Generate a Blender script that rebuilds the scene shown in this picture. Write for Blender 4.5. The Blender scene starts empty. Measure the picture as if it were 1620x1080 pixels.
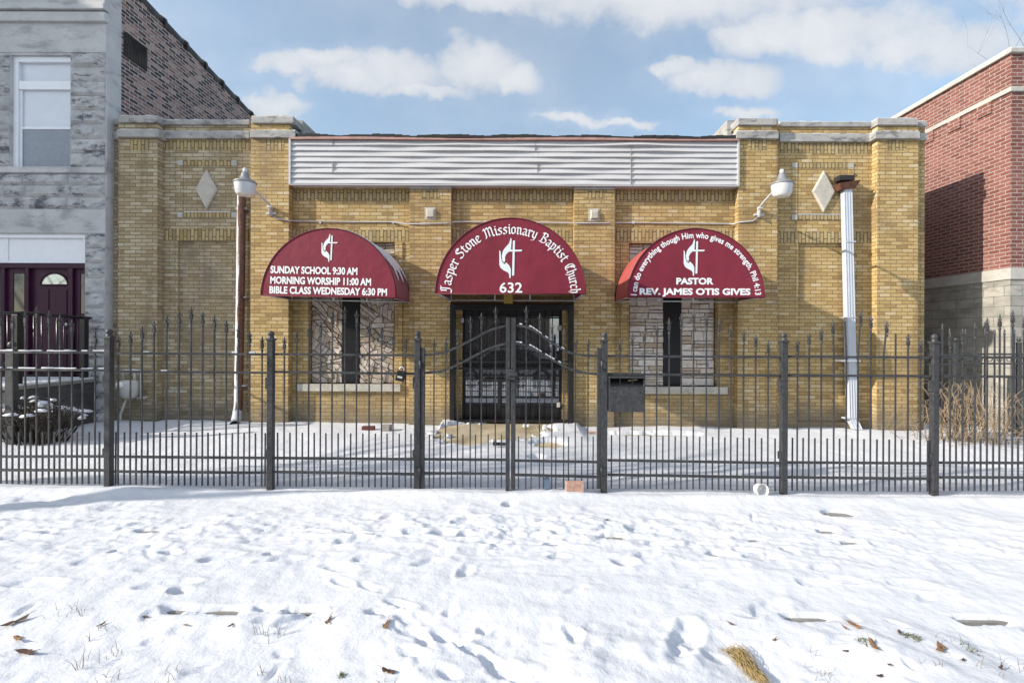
import bpy, bmesh, math, random
import numpy as np
from mathutils import Vector, Matrix
from mathutils.geometry import tessellate_polygon

rad = math.radians
SC = bpy.context.scene
COL = SC.collection

# ------------------------------------------------------------------ camera
F, DC, HC = 770.0, 9.06, 1.70          # focal length in photo pixels, camera distance to the facade, eye height
VX, VY, ROLL = 825.0, 531.0, 0.0035
cam_d = bpy.data.cameras.new("camera")
cam = bpy.data.objects.new("camera", cam_d); COL.objects.link(cam)
cam_d.sensor_fit = 'HORIZONTAL'; cam_d.sensor_width = 36.0
cam_d.lens = 36.0 * F / 1620.0
cam_d.shift_x = (810 - VX) / 1620.0
cam_d.shift_y = -(540 - VY) / 1620.0
cam_d.clip_start = 0.05; cam_d.clip_end = 3000
cam.matrix_world = Matrix.Translation((0, -DC, HC)) @ Matrix.Rotation(rad(90), 4, 'X') @ Matrix.Rotation(ROLL, 4, 'Z')
SC.camera = cam

# ------------------------------------------------------------------ sun and sky
SUN_SLOPE, SUN_TAN = 0.50, 0.33        # fall per metre along the facade, turn towards the facade
AZ = math.atan(SUN_TAN)
EL = math.atan(SUN_SLOPE * math.cos(AZ))
sun_dir = Vector((math.cos(AZ) * math.cos(EL), math.sin(AZ) * math.cos(EL), -math.sin(EL)))
sun_d = bpy.data.lights.new("sun", 'SUN'); sun_d.energy = 4.6; sun_d.angle = rad(0.55); sun_d.color = (1.0, 0.915, 0.79)
sun = bpy.data.objects.new("sun", sun_d); COL.objects.link(sun)
sun.rotation_euler = sun_dir.to_track_quat('-Z', 'Y').to_euler()
sun.location = (-30, -12, 25)
SC.view_settings.view_transform = 'Standard'; SC.view_settings.look = 'None'
SC.view_settings.exposure = 0.60; SC.view_settings.gamma = 1.0

W = bpy.data.worlds.new("World"); SC.world = W; W.use_nodes = True
def build_world():
    nt = W.node_tree; N = nt.nodes; L = nt.links; N.clear()
    out = N.new('ShaderNodeOutputWorld')
    sky = N.new('ShaderNodeTexSky'); sky.sky_type = 'NISHITA'; sky.sun_disc = False
    sky.sun_elevation = EL
    sky.sun_rotation = math.atan2(-sun_dir.x, -sun_dir.y)
    sky.altitude = 200; sky.air_density = 1.0; sky.dust_density = 1.4; sky.ozone_density = 1.2
    bg = N.new('ShaderNodeBackground'); bg.inputs[1].default_value = 0.15
    tint = N.new('ShaderNodeVectorMath'); tint.operation = 'MULTIPLY'; tint.inputs[1].default_value = (1.0, 1.11, 1.07)
    L.new(sky.outputs[0], tint.inputs[0]); L.new(tint.outputs[0], bg.inputs[0])
    tc = N.new('ShaderNodeTexCoord')
    sep = N.new('ShaderNodeSeparateXYZ'); L.new(tc.outputs['Generated'], sep.inputs[0])
    def m(op, a, b=None, c=None, clamp=False):
        n = N.new('ShaderNodeMath'); n.operation = op; n.use_clamp = clamp
        for i, v in enumerate((a, b, c)):
            if v is None: continue
            if isinstance(v, (int, float)): n.inputs[i].default_value = v
            else: L.new(v, n.inputs[i])
        return n.outputs[0]
    y = m('MAXIMUM', sep.outputs[1], 0.08)
    comb = N.new('ShaderNodeCombineXYZ')
    L.new(m('DIVIDE', sep.outputs[0], y), comb.inputs[0]); L.new(m('DIVIDE', sep.outputs[2], y), comb.inputs[1])
    def noise(vec, scale, det, rough=0.55):
        n = N.new('ShaderNodeTexNoise'); n.inputs['Scale'].default_value = scale
        n.inputs['Detail'].default_value = det; n.inputs['Roughness'].default_value = rough
        L.new(vec, n.inputs['Vector']); return n
    n1 = noise(comb.outputs[0], 9.0, 9, .58); n2 = noise(comb.outputs[0], 3.0, 6)
    def vm(op, a, b):
        n = N.new('ShaderNodeVectorMath'); n.operation = op
        for i, v in enumerate((a, b)):
            if isinstance(v, tuple): n.inputs[i].default_value = v
            else: L.new(v, n.inputs[i])
        return n
    wob = vm('MULTIPLY', vm('SUBTRACT', n1.outputs['Color'], (.5, .5, .5)).outputs[0], (0.13, 0.10, 0))
    p = vm('ADD', comb.outputs[0], wob.outputs[0]).outputs[0]
    clouds = [(748, 108, 112, 62), (815, 126, 56, 42), (620, 114, 140, 44), (500, 102, 140, 30), (560, 128, 120, 26), (660, 140, 120, 22),
              (1125, 118, 85, 34), (1180, 125, 78, 36), (1070, 106, 55, 18), (435, 165, 75, 24), (1190, 178, 60, 16), (905, 188, 90, 16), (1000, 190, 50, 10),
              (1050, -6, 440, 66), (760, -5, 170, 30), (1330, 48, 260, 62), (1470, 70, 210, 54), (1220, 60, 150, 44),
              (70, 30, 260, 60), (1750, -60, 400, 110), (500, -160, 600, 70)]
    best = None
    for cx, cy, rx, ry in clouds:
        d = vm('MULTIPLY', vm('SUBTRACT', p, ((cx - VX) / F, (VY - cy) / F, 0)).outputs[0], (F / rx, F / ry, 0))
        ln = N.new('ShaderNodeVectorMath'); ln.operation = 'LENGTH'; L.new(d.outputs[0], ln.inputs[0])
        v = m('SUBTRACT', 1.12, ln.outputs['Value'])
        best = v if best is None else m('MAXIMUM', best, v)
    dens = m('ADD', best, m('MULTIPLY', m('SUBTRACT', n1.outputs[0], 0.5), 1.2))
    mr = N.new('ShaderNodeMapRange'); mr.interpolation_type = 'SMOOTHSTEP'
    mr.inputs['From Min'].default_value = -0.10; mr.inputs['From Max'].default_value = 0.75; mr.inputs['To Max'].default_value = 0.90
    L.new(dens, mr.inputs[0])
    front = m('MULTIPLY', sep.outputs[1], 5.0, clamp=True)
    veil = m('MULTIPLY_ADD', n2.outputs[0], 0.5, 0.14)
    # loose cloud for the unseen rest of the dome, brightened to fill the facade
    n3 = noise(tc.outputs['Generated'], 2.4, 6)
    mr3 = N.new('ShaderNodeMapRange'); mr3.inputs['From Min'].default_value = 0.38; mr3.inputs['From Max'].default_value = 0.62; mr3.inputs['To Max'].default_value = 0.9
    L.new(n3.outputs[0], mr3.inputs[0])
    back = m('MULTIPLY', mr3.outputs[0], m('SUBTRACT', 1.0, front))
    fac = m('MAXIMUM', m('MAXIMUM', m('MULTIPLY', mr.outputs[0], front), veil), back, clamp=True)
    cr = N.new('ShaderNodeValToRGB')
    cr.color_ramp.elements[0].position = 0.25; cr.color_ramp.elements[0].color = (0.41, 0.445, 0.50, 1)
    cr.color_ramp.elements[1].position = 0.75; cr.color_ramp.elements[1].color = (0.60, 0.61, 0.63, 1)
    L.new(m('ADD', m('MULTIPLY', dens, 0.30), m('ADD', m('MULTIPLY', n2.outputs[0], 0.45), m('MULTIPLY', n1.outputs[0], 0.35))), cr.inputs[0])
    cb = N.new('ShaderNodeBackground'); L.new(m('MULTIPLY_ADD', m('SUBTRACT', 1.0, front), 1.15, 0.92), cb.inputs[1]); L.new(cr.outputs[0], cb.inputs[0])
    mix = N.new('ShaderNodeMixShader'); L.new(fac, mix.inputs[0]); L.new(bg.outputs[0], mix.inputs[1]); L.new(cb.outputs[0], mix.inputs[2])
    L.new(mix.outputs[0], out.inputs[0])
build_world()

# ------------------------------------------------------------------ measuring
def S(y): return F / (DC + y)
def X(px, y): return (px - VX) / S(y)
def Z(px, py, y): return HC + ((px - VX) * ROLL + (VY - py)) / S(y)
def G(x): return -0.02 - 0.0084 * x       # the lot falls gently to the right

# ------------------------------------------------------------------ mesh builder
class MB:
    def __init__(s): s.v = []; s.f = []; s.sm = []; s.t = []; s.cur = 0.5
    def add(s, vs, fs, smooth=False, tint=None):
        b = len(s.v); s.v += [tuple(p) for p in vs]
        for f in fs:
            s.f.append([i + b for i in f]); s.sm.append(smooth); s.t.append(s.cur if tint is None else tint)
        return s
    def box(s, x0, x1, y0, y1, z0, z1, tint=None):
        if x0 > x1: x0, x1 = x1, x0
        if y0 > y1: y0, y1 = y1, y0
        if z0 > z1: z0, z1 = z1, z0
        vs = [(x0,y0,z0),(x1,y0,z0),(x1,y1,z0),(x0,y1,z0),(x0,y0,z1),(x1,y0,z1),(x1,y1,z1),(x0,y1,z1)]
        return s.add(vs, [(0,3,2,1),(4,5,6,7),(0,1,5,4),(1,2,6,5),(2,3,7,6),(3,0,4,7)], tint=tint)
    def hexa(s, bot, top, tint=None):
        return s.add(list(bot) + list(top), [(0,3,2,1),(4,5,6,7),(0,1,5,4),(1,2,6,5),(2,3,7,6),(3,0,4,7)], tint=tint)
    def obox(s, c, ax, ay, az, tint=None):
        c = Vector(c); ax = Vector(ax); ay = Vector(ay); az = Vector(az)
        q = [(-1,-1),(1,-1),(1,1),(-1,1)]
        return s.hexa([c + ax*a + ay*b - az for a, b in q], [c + ax*a + ay*b + az for a, b in q], tint)
    def quad(s, a, b, c, d, tint=None): return s.add([a,b,c,d], [(0,1,2,3)], tint=tint)
    def tube(s, pts, r, n=8, cap=True, smooth=True, tint=None):
        pts = [Vector(p) for p in pts]
        rs = r if isinstance(r, (list, tuple)) else [r] * len(pts)
        vs = []; prev = None
        for i, p in enumerate(pts):
            a = pts[max(i-1, 0)]; b = pts[min(i+1, len(pts)-1)]
            t = (b - a).normalized() if (b - a).length > 1e-9 else Vector((0,0,1))
            if prev is None:
                u = t.cross(Vector((0,0,1)))
                if u.length < .1: u = t.cross(Vector((0,1,0)))
            else: u = prev - t * prev.dot(t)
            u.normalize(); prev = u; w = t.cross(u)
            for k in range(n):
                an = 2*math.pi*k/n
                vs.append(p + (u*math.cos(an) + w*math.sin(an)) * rs[i])
        fs = []
        for i in range(len(pts)-1):
            for k in range(n):
                fs.append((i*n+k, i*n+(k+1)%n, (i+1)*n+(k+1)%n, (i+1)*n+k))
        s.add(vs, fs, smooth, tint)
        if cap:
            b = len(s.v) - len(vs)
            s.f.append([b+k for k in range(n)][::-1]); s.sm.append(False); s.t.append(s.cur if tint is None else tint)
            s.f.append([b+(len(pts)-1)*n+k for k in range(n)]); s.sm.append(False); s.t.append(s.cur if tint is None else tint)
        return s
    def lathe(s, c, prof, n=20, axis=(0,0,1), smooth=True):
        c = Vector(c); a = Vector(axis).normalized()
        u = a.cross(Vector((0,1,0)))
        if u.length < .1: u = a.cross(Vector((1,0,0)))
        u.normalize(); w = a.cross(u); vs = []
        for r, h in prof:
            for k in range(n):
                an = 2*math.pi*k/n
                vs.append(c + a*h + (u*math.cos(an) + w*math.sin(an))*max(r, 1e-4))
        fs = [(i*n+k, i*n+(k+1)%n, (i+1)*n+(k+1)%n, (i+1)*n+k) for i in range(len(prof)-1) for k in range(n)]
        return s.add(vs, fs, smooth)
    def ball(s, c, r, n=14, m=8):
        return s.lathe(c, [(r*math.sin(math.pi*i/m), -r*math.cos(math.pi*i/m)) for i in range(m+1)], n)
    def poly(s, pts3, tint=None):
        tri = tessellate_polygon([[Vector(p) for p in pts3]])
        return s.add(pts3, [tuple(t) for t in tri], tint=tint)
    def prism(s, pts2, y0, y1, tint=None):          # outline in x,z pushed along y
        n = len(pts2)
        tri = tessellate_polygon([[Vector((x, z, 0)) for x, z in pts2]])
        vs = [(x, y0, z) for x, z in pts2] + [(x, y1, z) for x, z in pts2]
        fs = [tuple(t) for t in tri] + [tuple(i+n for i in t)[::-1] for t in tri]
        fs += [(i, (i+1) % n, (i+1) % n + n, i+n) for i in range(n)]
        return s.add(vs, fs, tint=tint)
    def build(s, name, mat, parent=None, bevel=0.0, origin=None, fixn=True, uvrot=False, seg=2):
        off = Vector((0,0,0))
        if parent is not None:
            p = parent
            while p is not None: off += Vector(p.location); p = p.parent
            loc = Vector((0,0,0))
        else:
            if origin is None:
                xs = [p[0] for p in s.v]; ys = [p[1] for p in s.v]; zs = [p[2] for p in s.v]
                origin = ((min(xs)+max(xs))/2, (min(ys)+max(ys))/2, min(zs))
            off = Vector(origin); loc = off
        me = bpy.data.meshes.new(name)
        me.from_pydata([(p[0]-off.x, p[1]-off.y, p[2]-off.z) for p in s.v], [], s.f)
        me.polygons.foreach_set('use_smooth', s.sm)
        if fixn and len(s.f) < 60000:
            bm = bmesh.new(); bm.from_mesh(me); bmesh.ops.recalc_face_normals(bm, faces=bm.faces); bm.to_mesh(me); bm.free()
        at = me.attributes.new('tint', 'FLOAT', 'FACE'); at.data.foreach_set('value', s.t)
        uv = me.uv_layers.new(name='UVMap')
        if len(s.f) < 60000:
            co = s.v; dat = np.zeros((len(me.loops), 2), np.float32)
            for p in me.polygons:
                nx, ny, nz = abs(p.normal.x), abs(p.normal.y), abs(p.normal.z)
                for li in p.loop_indices:
                    c = me.vertices[me.loops[li].vertex_index].co + off
                    if ny >= nx and ny >= nz: a, b = c.x, c.z
                    elif nx >= nz: a, b = c.y, c.z
                    else: a, b = c.x, c.y
                    dat[li] = (b, a) if uvrot else (a, b)
            uv.data.foreach_set('uv', dat.ravel())
        me.materials.append(mat)
        o = bpy.data.objects.new(name, me); COL.objects.link(o)
        o.parent = parent; o.location = loc
        if bevel > 0:
            md = o.modifiers.new('edge', 'BEVEL'); md.width = bevel; md.segments = seg; md.limit_method = 'ANGLE'; md.angle_limit = rad(40)
        return o

def build_each(mb, name, mat, parent=None, **kw):     # one object for every separate piece
    par = list(range(len(mb.v)))
    def find(i):
        while par[i] != i: par[i] = par[par[i]]; i = par[i]
        return i
    for f in mb.f:
        a = find(f[0])
        for j in f[1:]: par[find(j)] = a
    groups = {}
    for k, f in enumerate(mb.f): groups.setdefault(find(f[0]), []).append(k)
    out = []
    for ks in groups.values():
        q = MB(); mp = {}
        for k in ks:
            idx = []
            for i in mb.f[k]:
                if i not in mp: mp[i] = len(q.v); q.v.append(mb.v[i])
                idx.append(mp[i])
            q.f.append(idx); q.sm.append(mb.sm[k]); q.t.append(mb.t[k])
        out.append(q.build(name, mat, parent, **kw))
    return out
def part_empty(name, parent):
    o = bpy.data.objects.new(name, None); COL.objects.link(o); o.parent = parent; o.empty_display_size = .1; return o
def thing(name, label, cat, loc=(0,0,0), group=None):
    o = bpy.data.objects.new(name, None); COL.objects.link(o); o.location = loc; o.empty_display_size = .2
    o['label'] = label; o['category'] = cat
    if group: o['group'] = group
    return o
def tag(o, label, cat, group=None):
    o['label'] = label; o['category'] = cat
    if group: o['group'] = group
    return o
def struct(o, kind='structure'): o['kind'] = kind; return o
def copy_tree(o, parent=None):
    c = o.copy(); COL.objects.link(c); c.parent = parent
    for ch in list(o.children): copy_tree(ch, c)
    return c

# ------------------------------------------------------------------ materials
MATS = {}
class NB:
    def __init__(s, name):
        s.m = bpy.data.materials.new(name); s.m.use_nodes = True; s.nt = s.m.node_tree; s.N = s.nt.nodes; s.L = s.nt.links
        s.b = s.N['Principled BSDF']; MATS[name] = s.m
    def put(s, node, idx, v):
        if v is None: return
        i = node.inputs[idx]
        if isinstance(v, (int, float)): i.default_value = v
        elif isinstance(v, (tuple, list)): i.default_value = (*v, 1) if (len(v) == 3 and i.type == 'RGBA') else v
        else: s.L.new(v, i)
    def math(s, op, a, b=None, c=None, clamp=False):
        n = s.N.new('ShaderNodeMath'); n.operation = op; n.use_clamp = clamp
        for i, v in enumerate((a, b, c)): s.put(n, i, v)
        return n.outputs[0]
    def tc(s, which='UV'): return s.N.new('ShaderNodeTexCoord').outputs[which]
    def pos(s): return s.N.new('ShaderNodeNewGeometry').outputs['Position']
    def sep(s, v): n = s.N.new('ShaderNodeSeparateXYZ'); s.L.new(v, n.inputs[0]); return n.outputs
    def mapping(s, v, scale=(1,1,1), rot=(0,0,0), loc=(0,0,0)):
        n = s.N.new('ShaderNodeMapping'); s.L.new(v, n.inputs[0])
        n.inputs['Scale'].default_value = scale; n.inputs['Rotation'].default_value = rot; n.inputs['Location'].default_value = loc
        return n.outputs[0]
    def noise(s, v, scale, det=4, rough=.55, dist=0):
        n = s.N.new('ShaderNodeTexNoise'); s.put(n, 'Vector', v); n.inputs['Scale'].default_value = scale
        n.inputs['Detail'].default_value = det; n.inputs['Roughness'].default_value = rough; n.inputs['Distortion'].default_value = dist
        return n.outputs[0]
    def ramp(s, f, stops, interp='LINEAR'):
        n = s.N.new('ShaderNodeValToRGB'); s.L.new(f, n.inputs[0]); e = n.color_ramp.elements; n.color_ramp.interpolation = interp
        while len(e) < len(stops): e.new(0.5)
        for i, (p, c) in enumerate(stops):
            e[i].position = p; e[i].color = (*c, 1) if len(c) == 3 else c
        return n.outputs[0]
    def rng(s, v, a, b, c=0, d=1, smooth=True):
        n = s.N.new('ShaderNodeMapRange'); n.interpolation_type = 'SMOOTHSTEP' if smooth else 'LINEAR'
        s.put(n, 0, v)
        for i, q in zip((1, 2, 3, 4), (a, b, c, d)): n.inputs[i].default_value = q
        return n.outputs[0]
    def mix(s, f, a, b, blend='MIX'):
        n = s.N.new('ShaderNodeMix'); n.data_type = 'RGBA'; n.blend_type = blend
        s.put(n, 0, f); s.put(n, 6, a); s.put(n, 7, b); return n.outputs[2]
    def bump(s, h, strength=.5, dist=.01, normal=None):
        n = s.N.new('ShaderNodeBump'); n.inputs['Strength'].default_value = strength; n.inputs['Distance'].default_value = dist
        s.L.new(h, n.inputs['Height'])
        if normal is not None: s.L.new(normal, n.inputs['Normal'])
        return n.outputs[0]
    def done(s, color, rough=.8, normal=None, metal=0, spec=.4, **kw):
        s.put(s.b, 'Base Color', color); s.put(s.b, 'Roughness', rough); s.put(s.b, 'Metallic', metal)
        s.b.inputs['Specular IOR Level'].default_value = spec
        if normal is not None: s.L.new(normal, s.b.inputs['Normal'])
        for k, v in kw.items(): s.put(s.b, k.replace('_', ' '), v)
        return s.m
    def brick(s, v, w, h, mortar, offset=.5):
        n = s.N.new('ShaderNodeTexBrick'); s.L.new(v, n.inputs['Vector'])
        n.inputs['Color1'].default_value = (0,0,0,1); n.inputs['Color2'].default_value = (1,1,1,1); n.inputs['Mortar'].default_value = (.5,.5,.5,1)
        n.inputs['Scale'].default_value = 1; n.inputs['Mortar Size'].default_value = mortar; n.inputs['Mortar Smooth'].default_value = .25
        n.inputs['Bias'].default_value = 0; n.inputs['Brick Width'].default_value = w; n.inputs['Row Height'].default_value = h
        n.offset = offset
        return n.outputs['Color'], n.outputs['Fac']

def brick_mat(name, stops, mortar_col, w=.208, h=.0677, mort=.0065, base_dirt=None, stain=(.12,.10,.08), stain_amt=.5, pale=None, relief=.006, distort=.0025):
    q = NB(name); uv = q.tc('UV'); P = q.pos()
    wob = q.N.new('ShaderNodeVectorMath'); wob.operation = 'MULTIPLY_ADD'
    nz = q.N.new('ShaderNodeTexNoise'); nz.inputs['Scale'].default_value = 9; nz.inputs['Detail'].default_value = 2; q.L.new(uv, nz.inputs['Vector'])
    q.L.new(nz.outputs['Color'], wob.inputs[0]); wob.inputs[1].default_value = (distort*2, distort*2, 0); q.L.new(uv, wob.inputs[2])
    c, f = q.brick(wob.outputs[0], w, h, mort)
    col = q.ramp(c, stops)
    fine = q.noise(P, 60, 4)
    col = q.mix(.55, col, q.ramp(fine, [(.3, (.55,.55,.55)), (.7, (1.25,1.25,1.25))]), 'MULTIPLY')
    big = q.noise(P, .9, 5, .6)
    col = q.mix(q.rng(big, .48, .72, 0, stain_amt), col, stain, 'MIX') if stain_amt > 0 else col
    if pale is not None:
        pn = q.noise(q.mapping(P, (1.2, 1.2, 3.5)), 1.6, 4, .6)
        col = q.mix(q.math('MULTIPLY', q.rng(pn, .60, .70, 0, 1), q.rng(c, .25, .8, 0, .75)), col, pale)
    vs_ = q.noise(q.mapping(P, (5, 5, .45)), 1.0, 4, .6)
    col = q.mix(q.rng(vs_, .50, .75, 0, .5), col, (stain[0]*.6, stain[1]*.6, stain[2]*.6))
    m = q.mix(.8, mortar_col, q.ramp(q.noise(P, 25, 3), [(.3, (.6,.6,.6)), (.7, (1.2,1.2,1.2))]), 'MULTIPLY')
    col = q.mix(f, col, m)
    if base_dirt is not None:
        z = q.sep(P)[2]
        dn = q.math('ADD', z, q.math('MULTIPLY', q.noise(P, 2.2, 5, .65), -.9))
        col = q.mix(q.rng(dn, -.45, .25, .8, 0), col, base_dirt)
    hgt = q.math('ADD', q.math('MULTIPLY', f, -1.0), q.math('MULTIPLY', fine, .35))
    hgt = q.math('ADD', hgt, q.math('MULTIPLY', c, .25))
    return q.done(col, q.rng(fine, .2, .8, .75, .95), q.bump(hgt, .75, relief), spec=.25)

YB = [(0, (.31,.20,.082)), (.15, (.42,.286,.118)), (.5, (.48,.340,.148)), (.85, (.515,.378,.180)), (1, (.56,.445,.27))]
M_BRICK = brick_mat('yellow_brick', YB, (.205,.155,.09), mort=.0066, base_dirt=(.15,.13,.10), stain=(.235,.165,.085), stain_amt=.75, pale=(.56,.50,.36))
M_BRICKW = brick_mat('weathered_yellow_brick', [(0, (.29,.22,.125)), (.3, (.36,.285,.17)), (.6, (.41,.335,.215)), (1, (.48,.41,.29))],
                     (.185,.15,.11), mort=.0066, base_dirt=(.14,.125,.105), stain=(.185,.15,.105), stain_amt=.7, pale=(.56,.54,.47))
M_SOLD = brick_mat('soldier_course_brick', [(0, (.31,.23,.11)), (.4, (.39,.295,.145)), (1, (.46,.36,.19))], (.13,.10,.06), w=.235, h=.0677, mort=.0085, stain=(.22,.165,.09), stain_amt=.7)
M_RED = brick_mat('red_brick', [(0, (.155,.058,.045)), (.5, (.205,.080,.064)), (1, (.25,.108,.088))], (.36,.29,.27), w=.212, h=.0715, mort=.0088,
                  stain=(.12,.055,.046), stain_amt=.5, distort=.0008)
M_COMMON = brick_mat('old_common_brick', [(0, (.035,.031,.035)), (.32, (.07,.055,.058)), (.48, (.19,.115,.10)), (.75, (.32,.20,.17)), (1, (.42,.31,.27))],
                     (.42,.37,.35), w=.208, h=.072, mort=.012, stain=(.10,.085,.09), stain_amt=.6, distort=.005)
M_BLACKBRICK = brick_mat('sooty_brick', [(0, (.012,.010,.010)), (1, (.03,.025,.025))], (.02,.017,.017), w=.07, h=.25, mort=.008)
M_FARBRICK = brick_mat('brown_brick', [(0, (.10,.05,.035)), (1, (.2,.1,.07))], (.22,.2,.18), stain_amt=.3)

def stone_mat(name, c0, c1, dark, sc=1.5, streak=.6, bumpd=.006, block=None, rough_face=0.0):
    q = NB(name); P = q.pos(); uv = q.tc('UV')
    n1 = q.noise(P, sc*2.5, 6, .65); n2 = q.noise(q.mapping(P, (1.0, 1.0, 2.6)), sc*1.6, 6, .7); n3 = q.noise(P, 90, 3)
    col = q.ramp(n1, [(.3, c0), (.7, c1)])
    col = q.mix(q.rng(n2, .50, .66, 0, streak), col, dark)
    col = q.mix(.4, col, q.ramp(n3, [(.3, (.75,.75,.75)), (.7, (1.15,1.15,1.15))]), 'MULTIPLY')
    h = q.math('ADD', q.math('MULTIPLY', n3, .3), q.math('MULTIPLY', n1, .6))
    if block:
        w, hh, mo = block
        c, f = q.brick(uv, w, hh, mo)
        col = q.mix(.55, col, q.ramp(c, [(0, (.72,.72,.74)), (1, (1.15,1.15,1.15))]), 'MULTIPLY')
        if rough_face > 0:
            rf = q.noise(q.mapping(P, (.8, .8, 2.3)), 2.3, 7, .66, .3)
            col = q.mix(q.rng(rf, .47, .68, 0, .95), col, dark)
            h = q.math('ADD', h, q.math('MULTIPLY', rf, rough_face))
        col = q.mix(q.math('MULTIPLY', f, .9), col, (c0[0]*.45, c0[1]*.6, c0[2]*.6))
        h = q.math('SUBTRACT', h, q.math('MULTIPLY', f, 1.2))
    return q.done(col, .88, q.bump(h, .8, bumpd), spec=.25)
M_CAP = stone_mat('weathered_limestone_cap', (.27,.27,.265), (.43,.42,.40), (.10,.10,.10), 1.6, .8)
M_LIME = stone_mat('pale_limestone', (.36,.345,.32), (.48,.465,.43), (.26,.25,.23), 1.5, .4)
M_DIAMOND = stone_mat('pale_cast_stone', (.40,.375,.33), (.52,.49,.43), (.33,.31,.27), 4, .3)
M_SILL = stone_mat('stone_sill', (.36,.34,.30), (.50,.47,.41), (.25,.23,.19), 3, .5)
M_GREY = stone_mat('grey_ashlar', (.44,.44,.45), (.58,.58,.58), (.12,.125,.14), 1.3, .3, .05, (.62, .30, .007), 2.2)
M_GREYS = stone_mat('grey_smooth_stone', (.42,.425,.43), (.54,.54,.545), (.17,.17,.185), 1.0, .5, .006)
M_GREYR = stone_mat('grey_rock_faced_stone', (.33,.335,.345), (.52,.52,.525), (.085,.09,.105), 1.9, .92, .02)  # dark streaks: stain plus crevice shade put into the colour
M_RUST = stone_mat('limestone_block', (.30,.285,.255), (.41,.39,.35), (.22,.21,.19), 1.2, .4, .012, (.40, .19, .006), .8)
M_CONC = stone_mat('concrete_paving', (.17,.165,.155), (.27,.26,.24), (.11,.105,.10), 1.2, .4)
M_RAMP = stone_mat('damp_stained_concrete', (.33,.265,.165), (.52,.46,.36), (.24,.18,.09), .8, .8)
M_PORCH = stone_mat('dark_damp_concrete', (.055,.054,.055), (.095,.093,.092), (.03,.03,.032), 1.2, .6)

def stones_mat(name, stops):
    q = NB(name); a = q.N.new('ShaderNodeAttribute'); a.attribute_name = 'tint'
    P = q.pos(); n1 = q.noise(P, 14, 5, .65); n2 = q.noise(P, 70, 3)
    col = q.ramp(a.outputs['Fac'], stops)
    col = q.mix(.8, col, q.ramp(n1, [(.28, (.62,.60,.58)), (.7, (1.18,1.16,1.15))]), 'MULTIPLY')
    h = q.math('ADD', n1, q.math('MULTIPLY', n2, .35))
    return q.done(col, .9, q.bump(h, .8, .012), spec=.2)
M_CRAZY = stones_mat('brown_slab_stone', [(0, (.31,.255,.20)), (.3, (.42,.355,.285)), (.6, (.47,.415,.36)), (.85, (.48,.425,.40)), (1, (.58,.53,.47))])
M_LEDGE = stones_mat('buff_ledge_stone', [(0, (.43,.34,.25)), (.3, (.57,.50,.42)), (.6, (.62,.575,.52)), (.85, (.61,.565,.53)), (1, (.70,.66,.60))])
def simple(name, col, rough=.6, metal=0, spec=.5, var=.0, vs=20, bumpd=0, bs=200, **kw):
    q = NB(name); P = q.tc('Object')
    c = col
    if var > 0:
        n = q.noise(P, vs, 5, .6)
        c = q.mix(1.0, col, q.ramp(n, [(.25, (1-var,)*3), (.75, (1+var,)*3)]), 'MULTIPLY')
    nm = q.bump(q.noise(P, bs, 3), .5, bumpd) if bumpd > 0 else None
    return q.done(c, rough, nm, metal, spec, **kw)
M_MORTAR = simple('dark_mortar', (.20,.17,.14), .95, var=.4, vs=30)
M_MORTARL = simple('tan_mortar', (.15,.125,.10), .95, var=.4, vs=30)
M_TILE = simple('dark_glazed_coping', (.03,.028,.03), .5, var=.4)
M_WHITEF = simple('white_painted_frame', (.74,.76,.80), .45, var=.04, vs=8)
M_BLIND = simple('white_blind_behind_glass', (.60,.64,.70), .12, spec=.5, var=.05, vs=3)
M_SCREEN = simple('grey_insect_screen', (.20,.23,.28), .35, spec=.5, var=.12, vs=14)
M_PURPLE = simple('maroon_door_paint', (.042,.010,.030), .5, spec=.25, var=.15, vs=6)
M_DARKGLASS = simple('dark_glass', (.012,.014,.016), .04, spec=.8)
M_BLACKPANEL = simple('black_board', (.008,.008,.009), .35, var=.3, vs=6)
M_VINYL = simple('white_lettering', (.78,.78,.80), .6)
M_EMB = simple('white_emblem', (.66,.72,.74), .6)
M_TAR = simple('black_roofing_felt', (.018,.017,.018), .9, var=.5, vs=12, bumpd=.01, bs=40)
M_FLASH = simple('pink_faded_flashing', (.33,.19,.165), .7, var=.25, vs=6)
M_GALV = simple('white_enamel_lamp', (.52,.535,.55), .35, spec=.5, var=.06, vs=10)
M_LAMPTOP = simple('grey_lamp_casting', (.22,.23,.24), .45, metal=.2, spec=.5, var=.12, vs=10)
M_LAMPGLASS = simple('frosted_lens', (.62,.60,.52), .25, spec=.5, var=.15, vs=15)
M_STEEL = simple('galvanised_conduit', (.52,.53,.56), .4, metal=.3, var=.15, vs=10)
M_METER = simple('meter_grey_paint', (.46,.45,.43), .5, var=.12, vs=9)
M_WHITEPLASTIC = simple('white_plastic', (.75,.75,.74), .35)
M_BLUEPL = simple('pale_blue_plastic', (.30,.42,.55), .25, Alpha=.75)
M_LEAF = simple('dead_brown_leaf', (.085,.042,.026), .8, var=.5, vs=30)
M_LEAFT = simple('tan_dead_leaf', (.22,.115,.055), .8, var=.4, vs=30)
M_STRAW = simple('dry_straw', (.34,.245,.105), .8, var=.4, vs=40)
M_GREENG = simple('winter_grass', (.12,.13,.035), .8, var=.45, vs=60)
M_DRYG = simple('dry_grass_stem', (.19,.15,.105), .85, var=.4, vs=60)
M_VINE = simple('dry_vine', (.27,.20,.13), .85, var=.4, vs=20)
M_TWIG = simple('dark_twig', (.045,.033,.026), .9, var=.3, vs=20)
M_BARK = simple('grey_bark', (.085,.07,.06), .95, var=.4, vs=12, bumpd=.02, bs=18)
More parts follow.
